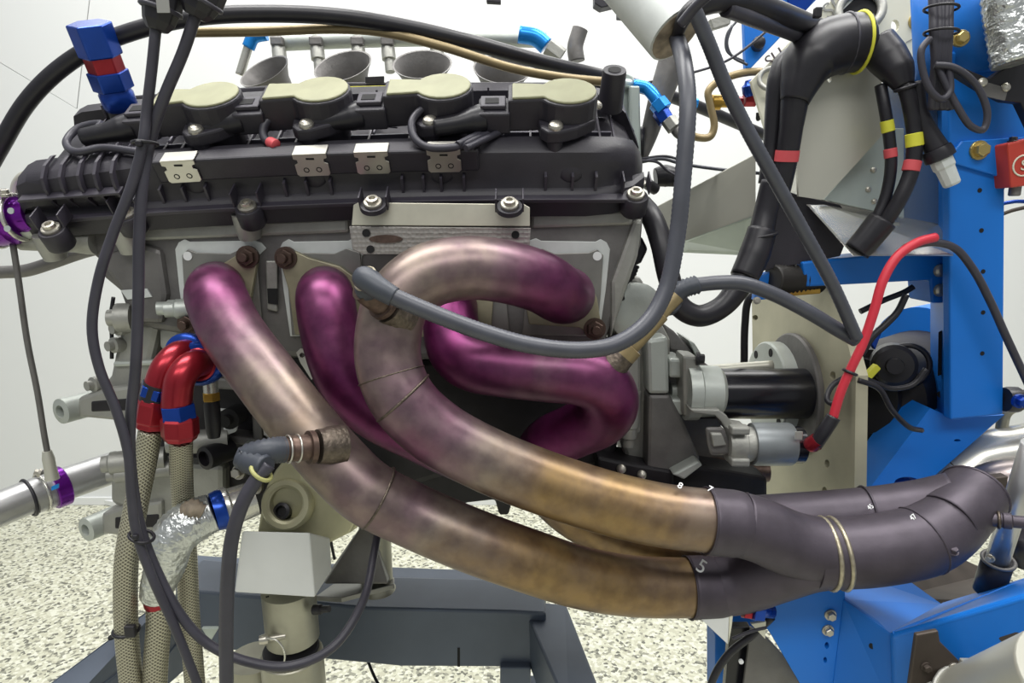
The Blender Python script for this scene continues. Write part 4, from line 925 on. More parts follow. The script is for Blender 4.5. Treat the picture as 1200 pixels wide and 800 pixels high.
lathe('round_cover', W(745, 365, .655), V((.3, -1, 0)), [(-.01, .03), (.002, .03), (.006, .024), (.007, .01)], 'cast_pale', bh, 24)
plate('side_connector', [(740, 282, .63), (752, 276, .63), (760, 292, .63), (752, 308, .63), (744, 312, .63), (738, 300, .63)], (0, .02, 0), 'rubber', bh, .003)
tube('connector_tail', [(745, 310, .635), (738, 325, .635), (728, 332, .635), (727, 352, .635)], 5, 'rubber', bh, 10, rib=(.1, 8))
sm = thing('starter_motor', 'grey starter motor with ribbed nose and black end cap', 'starter motor')
def cx(px, py, Yd): return W(px, py, Yd)
lathe('nose_casting', cx(802, 458, .64), X, [(0, .030), (.012, .030), (.014, .027), (.034, .026), (.038, .022)], 'cast_pale', sm, 28)
plate('nose_plate', [(800, 416, .628), (818, 418, .628), (820, 432, .628), (817, 490, .628), (801, 488, .628)], (0, .03, 0), 'cast', sm, .003)
bolt(W(818, 420, .63), V((1, -.2, 0)), .0068, sm, 'hex', 'black_metal', 'nose_bolt')
plate('bracket_flange', [(808, 479, .606), (843, 480, .606), (852, 487, .606), (858, 497, .606), (875, 500, .606), (876, 506, .606), (852, 506, .606), (845, 494, .606), (838, 487, .606), (812, 484, .606)], (0, .02, 0), 'cast', sm, .0015)
lathe('gear_housing', cx(856, 520, .60), X, [(-.004, .0165), (0, .0185), (.012, .0185), (.013, .017), (.022, .0172)], 'cast', sm, 24)
for py in (503, 540): box('housing_ear', W(866, py, .585), .018, .012, .008, 'cast', sm, .002)
mesh('solenoid_foot', [W(826, 500, .592), W(848, 500, .592), W(856, 520, .592), W(856, 533, .592), W(832, 533, .592), W(828, 520, .592)] + [W(826, 500, .62), W(848, 500, .62), W(856, 520, .62), W(856, 533, .62), W(832, 533, .62), W(828, 520, .62)],
     [(0, 1, 2, 3, 4, 5), (11, 10, 9, 8, 7, 6)] + [(i, (i + 1) % 6, 6 + (i + 1) % 6, 6 + i) for i in range(6)], 'cast_dark', sm, False, .003)
plate('foot_step', [(833, 508, .588), (846, 508, .588), (852, 522, .588), (836, 524, .588)], (0, .006, 0), 'cast', sm, .0015)
lathe('motor_can', cx(884, 520, .60), X, [(-.003, .0205), (0, .0212), (.034, .0212), (.036, .020)], 'can_grey', sm, 30)
lathe('end_cap', cx(928, 521, .60), X, [(-.002, .018), (.009, .018), (.012, .013), (.013, .006)], 'glossy_black', sm, 24)
box('terminal', W(936, 510, .578), .007, .002, .008, 'steel', sm, .0005)
lathe('terminal_stud', W(944, 522, .59), X, [(0, .005), (.005, .006), (.008, .004), (.014, .004)], 'red_an', sm, 12)
ds = thing('drive_shaft', 'glossy black drive shaft running to the round flange', 'shaft')
p = W(842, 461, .685)
lathe('shaft_tube', p, X, [(-.02, .028), (.115, .028)], 'glossy_black', ds, 36)
lathe('shaft_collar', p + X * .105, X, [(0, .030), (.012, .030)], 'black_metal', ds, 36)
tube('upper_rod', [(800, 437, .71), (850, 432, .71), (905, 428, .71)], 0, 'stainless_dull', ds, 14, rm=.006)
# plate across the drive line
pw = thing('support_plate', 'upright beige metal plate with round bearing flange and slotted holes', 'plate')
pA = W(1000, 470, .60); pB = W(879, 470, .84); pn = (pB - pA); pn.z = 0; pdir = pn.normalized(); pnn = Z.cross(pdir).normalized()
if pnn.x > 0: pnn = -pnn
def PP(px, py): return onp(px, py, pA, pnn)
holes = [(885, 372, 3.2), (976, 440, 3.4, 5), (969, 543, 3, 5), (966, 576, 3, 6), (893, 478, 2.5)]
plate('plate', [PP(881, 350), PP(900, 345), PP(962, 330), PP(980, 352), PP(1003, 440), PP(1001, 590), PP(994, 598), PP(975, 598), PP(955, 590), PP(935, 604), PP(888, 596), PP(884, 560)], -pnn * .012, 'plate', pw, .001, holes=holes)
fcn = PP(929, 462)
lathe('bearing_ring', fcn - pnn * .002, pnn, [(0, .072), (.006, .072), (.008, .070), (.008, .05)], 'cast_dark', pw, 40)
fl_ = lathe('bearing_flange', PP(917, 458) + pnn * .006, pnn, [(0, .060), (.014, .060), (.016, .058)], 'cast_pale', pw, 40)
for a in (50, 100, 150, 210): 
    a = math.radians(a); bolt(PP(917, 458) + pnn * .022 + pdir * (.05 * math.cos(a)) + Z * (.05 * math.sin(a)), pnn, .005, fl_, 'hole', 'hole', 'flange_hole')
lathe('flange_boss', PP(908, 440) + pnn * .02, pnn, [(0, .02), (.012, .014), (.02, .009)], 'cast_pale', pw, 20)
# bellows and bracket at the top of the plate
bl = thing('air_bellows', 'dark pleated bellows beneath the blue cross beam', 'bellows')
tube('bellows', [(905, 327, .66), (920, 327, .665), (940, 327, .67), (960, 326, .675)], 0, 'dark_bellows', bl, 20, 10, rib=(.09, 8), rm=.0145)
plate('bellows_tray', [(903, 343, .66), (962, 338, .66), (962, 344, .66), (903, 349, .66)], (0, .03, 0), 'brass', bl, .001)
plate('blue_tab', [(888, 325, .665), (906, 316, .665), (906, 350, .665), (884, 352, .665)], (0, .01, 0), 'blue', bl, .001)
bolt(W(887, 352, .66), V((-.3, -1, .2)), .004, bl, 'hex', 'bolt')
t = thing('black_lead', 'black cord hanging behind the beige plate edge', 'cable')
tube('cord', [(888, 340, .75), (877, 352, .75), (873, 380, .75), (872, 425, .75)], 0, 'rubber', t, 10, rm=.0045)
# alternator behind the plate
al = thing('drive_motor', 'black round drive motor behind the beige plate', 'motor')
c = W(1045, 455, .74)
lathe('motor_body', c, V((.75, .65, 0)), [(-.06, .055), (-.03, .058), (.0, .06), (.09, .06)], 'engine_dark', al, 36)
lathe('front_drum', W(1010, 460, .72), V((.75, .65, 0)), [(-.02, .045), (.02, .05), (.04, .05)], 'black_metal', al, 30)
lathe('hub', W(1048, 428, .66), V((-.5, -1, .1)), [(-.03, .022), (0, .022), (.004, .018), (.005, .009), (.012, .008)], 'black_metal', al, 24)
ring('hub_ring', W(1062, 428, .67), V((-.3, -1, 0)), .022, .003, 'rubber', al)
lathe('blue_drum', W(1075, 410, .80), V((.8, .6, 0)), [(0, .055), (.09, .055)], 'blue', al, 36)
plate('yellow_clip', [(1015, 440, .655), (1028, 427, .655), (1033, 432, .655), (1020, 446, .655)], (0, .008, 0), 'yellow_tape', al, .001)
plate('blue_latch', [(1020, 402, .66), (1030, 384, .66), (1035, 386, .66), (1026, 410, .66)], (0, .006, 0), 'blue_an', al, .001)
tube('motor_lead', [(1010, 415, .64), (1022, 395, .64), (1040, 378, .64), (1052, 365, .64), (1062, 345, .64)], 4, 'rubber', al, 10)
tube('motor_lead', [(1008, 365, .67), (1035, 352, .67), (1060, 342, .67), (1070, 336, .67)], 3.5, 'rubber', al, 10)
tube('motor_lead', [(1085, 432, .62), (1070, 450, .62), (1045, 455, .62), (1025, 448, .62), (1000, 440, .61), (975, 452, .60), (970, 470, .59), (985, 476, .585)], 3.2, 'rubber', al, 10)
tube('motor_lead', [(1005, 445, .60), (1030, 455, .60), (1045, 480, .60), (1065, 500, .60), (1080, 504, .61)], 3.2, 'rubber', al, 10)
# ================================================================== blue frame
bfm = thing('test_rig', 'bright blue steel frame of the test stand', 'frame')
Yp = .62
post = plate('post', [(1112, 60, Yp), (1205, 60, Yp), (1205, 178, Yp), (1178, 222, Yp), (1176, 486, Yp), (1114, 492, Yp)], (0, .012, 0), 'blue', bfm, .002)
for px, py in ((1148, 223), (1150, 270), (1152, 318), (1152, 366), (1151, 414)): bolt(W(px, py, Yp), -Y, .0022, post, 'hole', 'hole', 'post_hole')
mesh('post_side', [W(1113, 60, Yp + .003), W(1115, 492, Yp + .003), W(1090, 480, .70), W(1093, 330, .70), W(1090, 60, .70)] + [W(1113, 60, Yp + .003) + X * .01, W(1115, 492, Yp + .003) + X * .01, W(1090, 480, .70) + X * .01, W(1093, 330, .70) + X * .01, W(1090, 60, .70) + X * .01],
     [(0, 1, 2, 3, 4), (9, 8, 7, 6, 5)] + [(i, (i + 1) % 5, 5 + (i + 1) % 5, 5 + i) for i in range(5)], 'blue', bfm, False, .001)
plate('post_slot', [(1101, 388, .66), (1106, 386, .66), (1105, 438, .66), (1100, 440, .66)], (-.004, -.004, 0), 'hole', bfm, .001)
bolt(W(1102, 462, .662), V((-1, -.6, 0)), .0035, bfm, 'hole', 'hole', 'post_hole')
plate('post_gusset', [(1117, 178, Yp - .004), (1128, 165, Yp - .004), (1205, 160, Yp - .004), (1205, 205, Yp - .004), (1168, 206, Yp - .004), (1120, 192, Yp - .004)], (0, .004, 0), 'blue', bfm, .001)
bolt(W(1147, 176, Yp - .0045), -Y, .0088, bfm, 'hex', 'bolt_zinc', 'frame_bolt')
up = tube('upper_column', [(1142, -40, .655), (1146, 92, .65)], 0, 'blue', bfm, 28, rm=.052)
bolt(W(1126, 45, .60), V((-.2, -1, 0)), .007, bfm, 'hex', 'bolt_zinc', 'frame_bolt')
plate('upper_fin', [(1080, -20, .66), (1096, -20, .66), (1096, 48, .66), (1090, 45, .66)], (0, .02, 0), 'blue', bfm, .001)
cb = plate('cross_beam', [(940, 307, .655), (1098, 291, .655), (1116, 296, .655), (1116, 355, .655), (1092, 355, .655), (1090, 328, .655), (945, 336, .655)], (0, .04, 0), 'blue', bfm, .002)
for py in (317, 340): bolt(W(1102, py, .654), -Y, .0068, cb, 'dome', 'bolt', 'frame_bolt')
br = [W(1117, 490, .605), W(1177, 486, .605), W(1040, 594, .575), W(1000, 592, .575)]
n_ = (br[1] - br[0]).cross(br[3] - br[0])
plate('diagonal_brace', [(1090, 478, .64), (1117, 490, .64), (1177, 486, .64), (1030, 614, .64), (998, 600, .64)], (0, .05, 0), 'blue', bfm, .002, holes=((1063, 565, 15, 6.5), (1122, 516, 4, 1.6)))
bs = plate('base_box', [(865, 690, .53), (880, 680, .53), (990, 680, .53), (990, 703, .53), (974, 830, .53), (955, 830, .53), (905, 745, .53)], (0, .02, 0), 'blue', bfm, .002, holes=((969, 756, 2.6, 4), (967, 773, 2.2, 3.5)))
plate('base_top', [W(988, 702, .53), W(990, 668, .64), W(1062, 678, .64), W(1104, 708, .60), W(1047, 744, .485)], (0, .0, -.004), 'blue', bfm, 0)
mesh('base_front', [W(989, 702, .529), W(1047, 744, .485), W(1047, 830, .485), W(973, 830, .529)] + [p + V((0, .02, 0)) for p in (W(989, 702, .529), W(1047, 744, .485), W(1047, 830, .485), W(973, 830, .529))],
     [(0, 1, 2, 3), (7, 6, 5, 4), (0, 4, 5, 1), (1, 5, 6, 2), (2, 6, 7, 3), (3, 7, 4, 0)], 'blue', bfm, False, .002)
for px, py in ((973, 720), (970, 738)): bolt(W(px, py, .5295), -Y, .0055, bs, 'hex', 'bolt', 'frame_bolt')
for px, py in ((1022, 757), (1013, 792)): bolt(W(px, py, .503 if px > 1015 else .509), V((-.6, -1, 0)), .0026, bfm, 'hole', 'hole', 'base_hole')
am = plate('arm', [W(1046, 745, .478), W(1210, 698, .42), W(1210, 790, .42), W(1150, 830, .44), W(1050, 840, .478)], (0, .006, 0), 'blue', bfm, .002)
plate('arm_top', [W(1046, 745, .478), W(1046, 741, .48), W(1104, 706, .56), W(1210, 674, .52), W(1210, 697, .42)], (0, 0, -.004), 'blue', bfm, .001)
lathe('arm_hole', W(1182, 744, .4295), V((-1, -1, 0)), [(-.001, .0075), (.0008, .0075), (.0009, .006)], 'brown_plate', am, 24)
bolt(W(1150, 755, .4405), V((-1, -1, 0)), .0024, am, 'hole', 'hole', 'base_hole')
plate('lower_strut', [(838, 745, .60), (862, 715, .60), (900, 715, .60), (880, 820, .60), (838, 820, .60)], (0, .03, 0), 'blue', bfm, .001)
box('frame_leg', V((W(1140, 400, Yp).x, .66, .2)), .07, .06, .4, 'blue', bfm, .003)
# things around the base
t = thing('grey_guard', 'flat grey guard plate beside the blue base under the collector', 'plate')
plate('guard_plate', [(880, 735, .56), (900, 748, .56), (948, 800, .56), (955, 830, .56), (868, 830, .56)], (0, .004, 0), 'cast_dark', t, .001)
t = thing('beige_bracket', 'small beige folded bracket under the numbered sleeve', 'bracket')
plate('bracket_face', [(820, 724, .50), (855, 714, .50), (853, 755, .50)], (0, .003, 0), 'white_block', t, .0005)
plate('bracket_lip', [(855, 712, .50), (860, 712, .50), (858, 732, .50), (854, 755, .50)], (0, .02, 0), 'beige', t, .0005)
plate('bracket_tab', [(880, 731, .52), (898, 728, .52), (897, 749, .52)], (0, .003, 0), 'beige', t, .0005)
t = thing('hose_fitting', 'small red and blue hose fitting under the collector', 'hose fitting')
hexp('red_nut', W(870, 713, .505), V((1, 0, -.1)), .0085, .007, 'red_an', t); hexp('blue_nut', W(881, 713, .503), V((1, 0, -.1)), .0105, .009, 'blue_an', t)
tube('stub', [W(876, 713, .505), W(905, 716, .51)], 0, 'blue_an', t, 12, rm=.006)
t = thing('black_hose', 'black hose and tie sweeping under the collector to the floor', 'hose')
tube('hose', [(905, 722, .53), (880, 745, .53), (855, 765, .53), (838, 790, .53), (825, 830, .53)], 4.5, 'rubber', t, 10)
tube('strap', [(858, 748, .52), (885, 738, .52), (898, 735, .52)], 2, 'cable', t, 8)
lathe('white_button', W(868, 774, .522), -Y, [(0, .0022), (.002, .0022)], 'white', t, 10)
t = thing('black_strut', 'dark vertical strut below the hose fitting', 'strut')
plate('strut_plate', [(856, 735, .57), (880, 735, .57), (874, 830, .57), (848, 830, .57)], (0, .01, 0), 'glossy_black', t, .001)
# bottom right: brown bracket, grey cylinder with clamp ring
t = thing('brown_bracket', 'dark brown triangular bracket plate on the blue arm', 'bracket')
plate('bracket_plate', [W(1074, 744, .44), W(1100, 739, .44), W(1102, 752, .44), W(1140, 790, .44), W(1150, 830, .44), W(1062, 830, .44)], (0, .004, 0), 'brown_plate', t, .001)
bolt(W(1085, 781, .4395), -Y, .004, t, 'hex', 'brown_plate'); bolt(W(1118, 783, .4395), -Y, .005, t, 'hex', 'bolt')
gc = thing('grey_cylinder', 'large grey metal cylinder with clamp ring at the bottom corner', 'cylinder')
a = W(1132, 836, .43); b = W(1215, 806, .37)
tube('cylinder_wall', [a, b, b + (b - a) * .4], 0, 'stainless_dull', gc, 32, rm=.030)
ring('clamp_ring', a + (b - a) * .08, b - a, .0305, .003, 'cast', gc); ring('clamp_ring', a + (b - a) * .2, b - a, .0305, .002, 'cast', gc)
box('clamp_block', W(1133, 781, .425), .008, .008, .010, 'cast', gc, .001)
# exhaust of the far bank, silver strut
fe2 = thing('stainless_exhaust', 'polished stainless exhaust pipes behind the silver strut', 'exhaust pipe')
tube('pipe', [(1095, 585, .66), (1120, 560, .66), (1150, 540, .66), (1215, 528, .64)], 0, 'stainless', fe2, 24, rm=.030)
tube('pipe', [(1150, 590, .62), (1165, 572, .61), (1215, 566, .60)], 0, 'stain_header', fe2, 24, rm=.026)
ring('weld_seam', W(1118, 562, .66), V((1, 0, .6)), .0303, .0008, 'weld', fe2); ring('outlet_lip', W(1190, 536, .645), V((1, 0, .15)), .0303, .002, 'stainless', fe2)
plate('step_block', [(1152, 562, .575), (1182, 558, .575), (1180, 575, .575), (1152, 580, .575)], (0, .01, 0), 'brown_plate', fe2, .001)
t = thing('bent_pipe', 'thin grey bent pipe beside the blue post', 'pipe')
tube('pipe', [(1174, 524, .66), (1174, 500, .66), (1180, 482, .66), (1210, 470, .66)], 0, 'stand_tube', t, 14, rm=.0058)
lathe('black_coupling', W(1177, 468, .62), X, [(0, .012), (.004, .013), (.012, .013), (.013, .010), (.05, .010)], 'rubber', t, 18)
bolt(W(1195, 470, .60), V((0, -1, 0)), .007, t, 'hex', 'blue_an', 'hose_nut')
ss = thing('silver_strut', 'silver telescopic strut with black lower sleeve and clamp', 'strut')
a = W(1212, 520, .50); b = W(1166, 665, .53)
tube('rod', [a, b], 0, 'alu_pipe', ss, 20, rm=.0092)
tube('sleeve', [W(1170, 655, .529), W(1158, 692, .535)], 0, 'rubber', ss, 20, rm=.0125)
ring('clamp', W(1170, 656, .529), b - a, .0122, .0018, 'cast_dark', ss)
bolt(W(1160, 654, .518), V((-1, -.5, 0)), .0038, ss, 'hex', 'bolt', 'clamp_screw')
t = thing('black_strut_sleeve', 'black sleeve at the right edge beside the silver strut', 'sleeve')
tube('sleeve', [(1196, 625, .56), (1205, 660, .56)], 0, 'rubber', t, 16, rm=.011)
t = thing('exhaust_probe', 'slim probe screwed into the collector outlet', 'probe')
tp = W(1138, 606, .487); tq = W(1200, 612, .47); tx = (tq - tp)
lathe('probe_body', tp, tx, [(-.008, .0085), (.0, .0085), (.008, .0075), (.009, .0055), (.02, .0055), (.021, .0065), (.026, .0065), (.027, .005), (.08, .005)], 'sleeve', t, 16)
ring('probe_ring', tp + tx.normalized() * .018, tx, .0062, .0012, 'weld', t)
t = thing('brown_box', 'dark brown box on the floor behind the blue arm', 'box')
B0 = W(1100, 640, .72)
mesh('box_shell', [W(1045, 700, .66), W(1165, 705, .64), W(1165, 672, .80), W(1110, 645, .80)] + [p - Z * .12 for p in (W(1045, 700, .66), W(1165, 705, .64), W(1165, 672, .80), W(1110, 645, .80))],
     [(0, 1, 2, 3), (7, 6, 5, 4), (0, 4, 5, 1), (1, 5, 6, 2), (2, 6, 7, 3), (3, 7, 4, 0)], 'brown_plate', t, False, .002)
# ================================================================== cables on the right
t = thing('red_cable', 'red battery cable curving down from the blue post', 'cable')
tube('cable', [(1096, 278, .585), (1075, 284, .58), (1052, 300, .578), (1035, 328, .576), (1024, 365, .574), (1010, 405, .573), (998, 430, .572), (985, 460, .572), (976, 490, .572)], 5.4, 'red_cable', t, 12)
tube('black_end', [(977, 488, .572), (966, 505, .572), (956, 520, .575)], 8, 'rubber', t, 12)
lathe('red_terminal', W(958, 515, .574), W(946, 525, .58) - W(958, 515, .574), [(0, .007), (.008, .008), (.012, .006)], 'red_an', t, 12)
ring('tie', W(996, 436, .572), V((-.4, 0, -1)), .006, .0014, 'rubber', t, 16, 6)
t = thing('black_cable', 'black cable sweeping down across the blue post', 'cable')
tube('cable', [(1060, 290, .60), (1092, 284, .60), (1118, 290, .60), (1140, 315, .60), (1160, 352, .60), (1178, 392, .60), (1205, 450, .60)], 4.4, 'cable', t, 12)
t = thing('grey_conduit', 'long grey corrugated conduit slanting down from the top', 'conduit')
tube('conduit', [(812, 8, .49), (830, 50, .495), (850, 100, .50), (872, 145, .505), (902, 200, .51), (940, 268, .52), (975, 332, .53), (1004, 396, .54)], 8, 'conduit', t, 14, rib=(.018, 24))
t = thing('harness_clump', 'black taped wiring clump at the top above the brass tee', 'wiring')
tube('clump', [(792, 46, .522), (804, 18, .505), (830, 2, .51), (860, 0, .53), (900, 12, .56), (935, 24, .60), (972, 36, .66)], 0, 'rubber', t, 14, rm=[.004, .006, .009, .010, .010, .009, .007])
tube('strand', [(850, 10, .52), (890, 25, .55), (925, 38, .60), (958, 52, .65)], 0, 'cable', t, 10, rm=.006)
tube('strand', [(798, 28, .48), (815, 8, .47), (835, -10, .46)], 0, 'cable', t, 10, rm=.0035)
box('clip', W(958, 15, .575), .006, .006, .008, 'rubber', t)
# big black elbow boot and legs
eb = thing('cable_boot', 'large black moulded elbow boot feeding the wiring into the metal box', 'cable boot')
tube('elbow', [(1004, 50, .63), (985, 52, .625), (964, 59, .62), (947, 74, .615), (938, 96, .612), (931, 120, .61)], 0, 'rubber', eb, 24, 8, rm=[.0255, .0255, .025, .0235, .018, .0125])
tube('side_leg', [(930, 64, .635), (920, 76, .632), (914, 95, .63), (909, 125, .63), (904, 170, .63), (898, 215, .63)], 0, 'rubber', eb, 16, rm=[.009, .0115, .0115, .0095, .0075, .0075])
tube('main_leg', [(932, 112, .611), (927, 150, .615), (921, 190, .62), (912, 230, .625)], 0, 'rubber', eb, 16, rm=[.0125, .0105, .010, .010])
ring('yellow_ring', W(1006, 50, .63), V((1, 0, .05)), 0.0258, .0018, 'yellow_tape', eb)
ring('seam_ring', W(990, 51, .626), V((1, 0, .05)), .0256, .0012, 'cable', eb)
lathe('red_band', W(923, 176, .6185), W(921, 190, .62) - W(923, 176, .6185), [(0, .0108), (.010, .0108)], 'red_tape', eb, 20)
bh2 = thing('harness_loop', 'thick black harness looping under the aluminium tray', 'harness')
tube('harness', [(906, 212, .625), (897, 250, .625), (890, 280, .62), (880, 305, .615), (866, 335, .61), (845, 360, .605), (818, 370, .60), (796, 358, .60), (784, 325, .605), (775, 285, .615), (764, 255, .63), (752, 240, .65)], 0, 'rubber', bh2, 16, rm=[.011, .011, .012, .0125, .0115, .0105, .0105, .0105, .0105, .0105, .0105, .0105])
tube('sleeve', [(893, 270, .621), (884, 298, .616), (872, 325, .611)], 0, 'rubber', bh2, 18, rm=[.0135, .0145, .0135])
ring('tie', W(892, 276, .62), V((-.2, 0, 1)), .0142, .0015, 'rubber', bh2)
dp = thing('dark_baffle', 'dark folded panel between the harness and the blue cross beam', 'panel')
plate('panel_sheet', [(898, 215, .66), (935, 228, .66), (985, 240, .66), (1000, 262, .66), (985, 300, .66), (945, 308, .66), (880, 320, .66), (890, 270, .66)], (0, .006, 0), 'plastic', dp, .001)
# stainless box and guard
sb = thing('control_box', 'folded stainless control box with riveted side panel', 'metal box')
plate('front_guard', [(929, 98, .64), (1014, 14, .64), (1024, 16, .64), (1030, 30, .64), (1036, 156, .64), (965, 234, .64), (936, 230, .64)], (0, .004, 0), 'stainless_dull', sb, .001, holes=((972, 93, 2.5, 3.5),))
sd = plate('side_panel', [(965, 234, .655), (1036, 150, .655), (1060, 150, .655), (1060, 256, .655), (1027, 248, .655)], (0, .004, 0), 'galv', sb, .001)
for px, py in ((1024, 199), (1025, 236), (1018, 222)): bolt(W(px, py, .654), -Y, .0028, sd, 'dome', 'bolt', 'rivet')
plate('box_front', [(935, 225, .67), (935, 120, .67), (1060, 90, .67), (1118, 110, .67), (1118, 266, .67), (1060, 256, .67)], (0, .06, 0), 'stainless', sb, .001)
plate('box_floor', [W(935, 228, .672), W(1118, 266, .672), W(1118, 300, .60), W(1000, 300, .60)], (0, .002, .001), 'stainless', sb, .0005)
# instrument panel with holes and lettering, blue stripe
ip = thing('instrument_panel', 'beige instrument panel with dark holes and grey lettering', 'panel')
plate('panel_sheet', [(880, 95, .78), (975, 0, .78), (1000, -30, .78), (1100, -30, .78), (1092, 62, .78), (1050, 100, .78), (930, 160, .78), (900, 160, .78)], (0, .006, 0), 'beige', ip, .001, holes=((1049, 30, 5, 7),))
bolt(W(1074, 25, .779), V((-.2, -1, 0)), .009, ip, 'hex', 'bolt_zinc', 'panel_bolt')
ring('port_ring', W(1008, 12, .77), V((-.3, -1, .3)), .022, .005, 'cast', ip); lathe('port_bore', W(1006, 12, .775), V((-.3, -1, .3)), [(-.002, .02), (0, .02)], 'hole', ip, 24)
ring('port_ring', W(903, 92, .77), V((-.3, -1, .3)), .012, .003, 'cast', ip)
text('lettering', 'SP', W(977, 9, .7785), .024, V((1, 0, .72)), V((-.72, 0, 1)), 'text_grey', ip)
text('lettering', 'SU', W(908, 68, .7785), .019, V((1, 0, .72)), V((-.72, 0, 1)), 'text_dark', ip)
plate('printed_line', [(1062, 49, .7785), (1083, 38, .7785), (1083, 39.5, .7785), (1062, 50.5, .7785)], (0, .0006, 0), 'text_grey', ip, 0)
bp_ = thing('blue_fascia', 'slanted bright blue panel behind the lettered beige panel', 'panel')
plate('panel_sheet', [(872, 24, .80), (900, -30, .80), (985, -30, .80), (880, 80, .80), (874, 80, .80)], (0, .01, 0), 'blue', bp_, .001)
plate('panel_window', [(922, -10, .797), (962, -10, .797), (945, 12, .797), (925, 10, .797)], (0, .003, 0), 'blue_an', bp_, .0005)
lathe('knob', W(888, 52, .798), V((-.2, -1, 0)), [(-.004, .008), (.01, .007), (.012, .004)], 'rubber', bp_, 16)
t = thing('thin_lead', 'thin grey leads dropping beside the blue panel', 'wire')
tube('lead', [(858, 30, .76), (852, 50, .76), (858, 66, .76), (876, 76, .76)], 1.6, 'conduit', t, 8); tube('lead', [(864, 24, .76), (852, 40, .76), (852, 60, .76), (872, 72, .76)], 1.4, 'conduit', t, 8)
plate('lead_box', [(832, 22, .76), (858, 14, .76), (856, 28, .76), (836, 34, .76)], (0, .01, 0), 'cast', t, .001)
# taped cables
def taped(lab, pts, r, tapes):
    t = thing('taped_cable', lab, 'cable'); tube('cable', pts, 0, 'rubber', t, 14, rm=r)
    for px, py, qx, qy, m in tapes:
        yy = min(p[2] for p in pts); a = W(px, py, yy); b = W(qx, qy, yy); lathe('tape_band', a, b - a, [(0, r * 1.0), (.0005, r * 1.1), ((b - a).length, r * 1.1), ((b - a).length + .0005, r)], m, t, 18)
    return t
taped('thin black cable with yellow and red tape', [(1032, 100, .615), (1037, 128, .61), (1042, 160, .61), (1044, 195, .61), (1038, 230, .61), (1026, 258, .61), (1012, 284, .612)], .0052, [(1039, 141, 1041, 154, 'yellow_tape'), (1043, 174, 1044, 184, 'red_tape')])
tt = taped('thick black cable with yellow and red tape', [(1030, 58, .62), (1048, 80, .61), (1062, 105, .60), (1069, 135, .60), (1072, 165, .60), (1068, 200, .60), (1055, 232, .60), (1036, 262, .605), (1014, 288, .61)], .0068, [(1071, 156, 1072, 171, 'yellow_tape'), (1070, 188, 1067, 200, 'red_tape')])
tube('boot', [(1026, 52, .622), (1040, 68, .615), (1052, 84, .607), (1060, 102, .601)], 0, 'rubber', tt, 18, rm=[.017, .0165, .014, .008])
ring('tie', W(1061, 103, .60), V((.3, 0, -1)), .008, .0016, 'rubber', tt)
t = thing('cable_sleeve', 'black sleeve gathering the two taped cables at the bottom', 'sleeve')
tube('sleeve', [(1034, 258, .606), (1018, 278, .608), (1004, 294, .61)], 0, 'rubber', t, 18, rm=[.013, .0125, .012])
t = thing('grey_connector', 'black cable ending in a pale grey plastic connector', 'connector')
tube('cable', [(1075, 95, .60), (1078, 130, .60), (1088, 155, .598), (1098, 175, .596)], 0, 'rubber', t, 14, rm=[.006, .0065, .008, .010])
a = W(1097, 174, .596); b = W(1114, 212, .592)
lathe('collar', a, b - a, [(0, .0115), (.004, .0125), (.010, .0125), (.011, .010)], 'rubber', t, 18)
lathe('connector_body', a + (b - a) * .2, b - a, [(0, .0095), (.012, .0095), (.013, .0082), (.028, .0075), (.03, .006)], 'gasket', t, 10, False, .001)
# bundle down the blue column
t = thing('wire_loom', 'grey wire loom tied down the front of the blue column', 'wiring')
for k, (x0, x1, x2) in enumerate(((1092, 1094, 1096), (1098, 1100, 1098), (1104, 1103, 1103), (1110, 1108, 1106), (1114, 1112, 1110))):
    tube('strand', [(x0, -20, .585), (x1, 20, .58), (x1, 38, .578), (x2, 70, .58), (x2 + k - 2, 100, .585), (x2 + 2 * k - 4, 128, .59)], 0, 'cable', t, 10, rm=.0036)
for py in (10, 38): ring('tie', W(1103, py, .579), V((.05, 0, 1)), .0125, .0012, 'rubber', t)
t = thing('wire_loop', 'grey wire hanging in a wide loop over the blue column', 'wire')
tube('wire', [(1095, 76, .575), (1115, 78, .572), (1135, 90, .57), (1150, 110, .57), (1157, 135, .57), (1152, 152, .57), (1138, 148, .57), (1122, 125, .572), (1108, 98, .575), (1098, 76, .578)], 0, 'cable', t, 10, rm=.0028)
t = thing('wire_loop', 'grey wire hanging in a narrow loop beside the column edge', 'wire')
tube('wire', [(1090, 45, .575), (1080, 58, .574), (1082, 85, .573), (1092, 108, .572), (1104, 116, .572), (1113, 108, .573), (1112, 80, .575)], 0, 'cable', t, 10, rm=.0028)
# black clamp and foil on the column, red box
t = thing('black_clamp', 'black clamp band around the blue column', 'clamp')
plate('clamp_plate', [(1118, 74, .59), (1160, 92, .59), (1190, 72, .59), (1215, 62, .59), (1215, 160, .59), (1196, 120, .59), (1178, 118, .59), (1150, 104, .59), (1118, 84, .59)], (0, .01, 0), 'black_metal', t, .001)
plate('clamp_tongue', [(1148, 100, .588), (1156, 96, .588), (1182, 103, .588), (1178, 118, .588), (1152, 112, .588)], (0, .002, 0), 'cast_dark', t, .0005)
for px, py in ((1152, 96), (1179, 102)): bolt(W(px, py, .588), V((0, -1, .3)), .004, t, 'dome', 'bolt')
t = thing('foil_sleeve', 'silver foil sleeve along the blue column at the corner', 'pipe wrap')
a = W(1176, -30, .58); b = W(1190, 74, .575)
tube('foil', [a, W(1180, 10, .58), W(1185, 40, .578), b], 0, 'foil', t, 18, 8, rib=(.03, 5), rm=.0175)
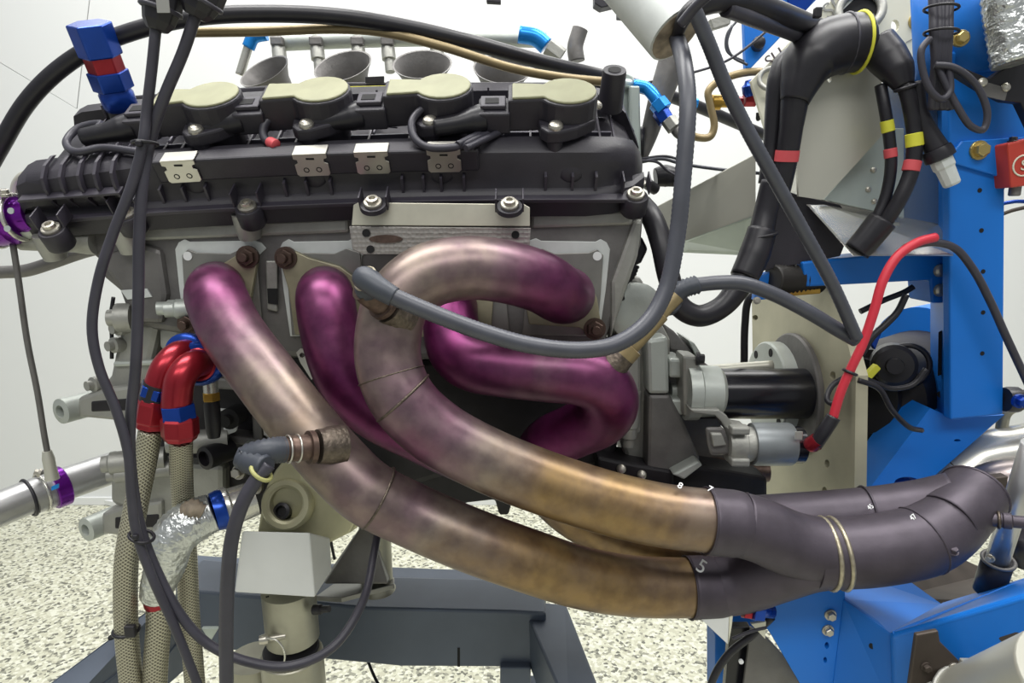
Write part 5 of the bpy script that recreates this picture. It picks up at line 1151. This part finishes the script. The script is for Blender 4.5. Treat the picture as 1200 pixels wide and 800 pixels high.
tube('beige_tape', [W(1199, -30, .575), W(1206, 60, .57)], 0, 'brown_line', t, 12, rm=.006)
rb = thing('red_box', 'small red box with white emblem at the right edge', 'box')
plate('box_shell', [(1181, 168, .60), (1215, 160, .60), (1215, 216, .60), (1185, 220, .60)], (0, .03, 0), 'red_box', rb, .0015)
ring('emblem_ring', W(1199, 194, .5995), -Y, .009, .0008, 'beige', rb, 24, 6)
text('emblem_text', 'S', W(1200, 194, .5992), .013, X, Z, 'beige', rb)
lathe('box_foot', W(1190, 218, .61), V((0, 0, -1)), [(0, .005), (.008, .005), (.009, .004)], 'cast_dark', rb, 14); bolt(W(1187, 166, .61), Z, .0045, rb, 'hex', 'rubber', 'lid_screw')
t = thing('thin_hose', 'thin dark red hose passing behind the blue post', 'hose')
tube('hose', [(1165, 255, .68), (1185, 247, .68), (1215, 240, .68), (1260, 228, .69), (1330, 260, .70), (1380, 420, .72)], 2.2, 'brown_plate', t, 8); tube('hose', [(1168, 240, .68), (1190, 236, .68), (1215, 236, .68), (1262, 222, .69), (1335, 250, .70), (1385, 420, .72)], 2.2, 'blue_an', t, 8)
tube('hose', [(1165, 222, .68), (1180, 214, .68), (1192, 210, .68)], 2.5, 'bolt_rust', t, 8)
# aluminium tray
tr = thing('cable_tray', 'long aluminium channel tray rising behind the grey cables', 'tray')
plate('tray_side', [W(762, 246, .78), W(886, 180, .66), W(886, 252, .66), W(798, 284, .74), W(772, 272, .77)], (0, .004, 0), 'stainless_dull', tr, .001)
plate('tray_floor', [W(798, 284, .74), W(886, 252, .66), W(886, 300, .72), W(800, 296, .80)], (0, .002, .002), 'galv', tr, .0005)
t = thing('black_sensor', 'black sensor plug behind the valve cover rear corner', 'sensor')
tube('sensor_body', [(768, 208, .72), (780, 206, .72), (792, 208, .72)], 0, 'rubber', t, 14, rm=[.010, .012, .010])
tube('sensor_tail', [(768, 222, .70), (756, 214, .69), (750, 214, .68)], 0, 'rubber', t, 10, rm=.006)
bolt(W(750, 214, .66), VD, .006, t, 'hex', 'bolt')
finish()
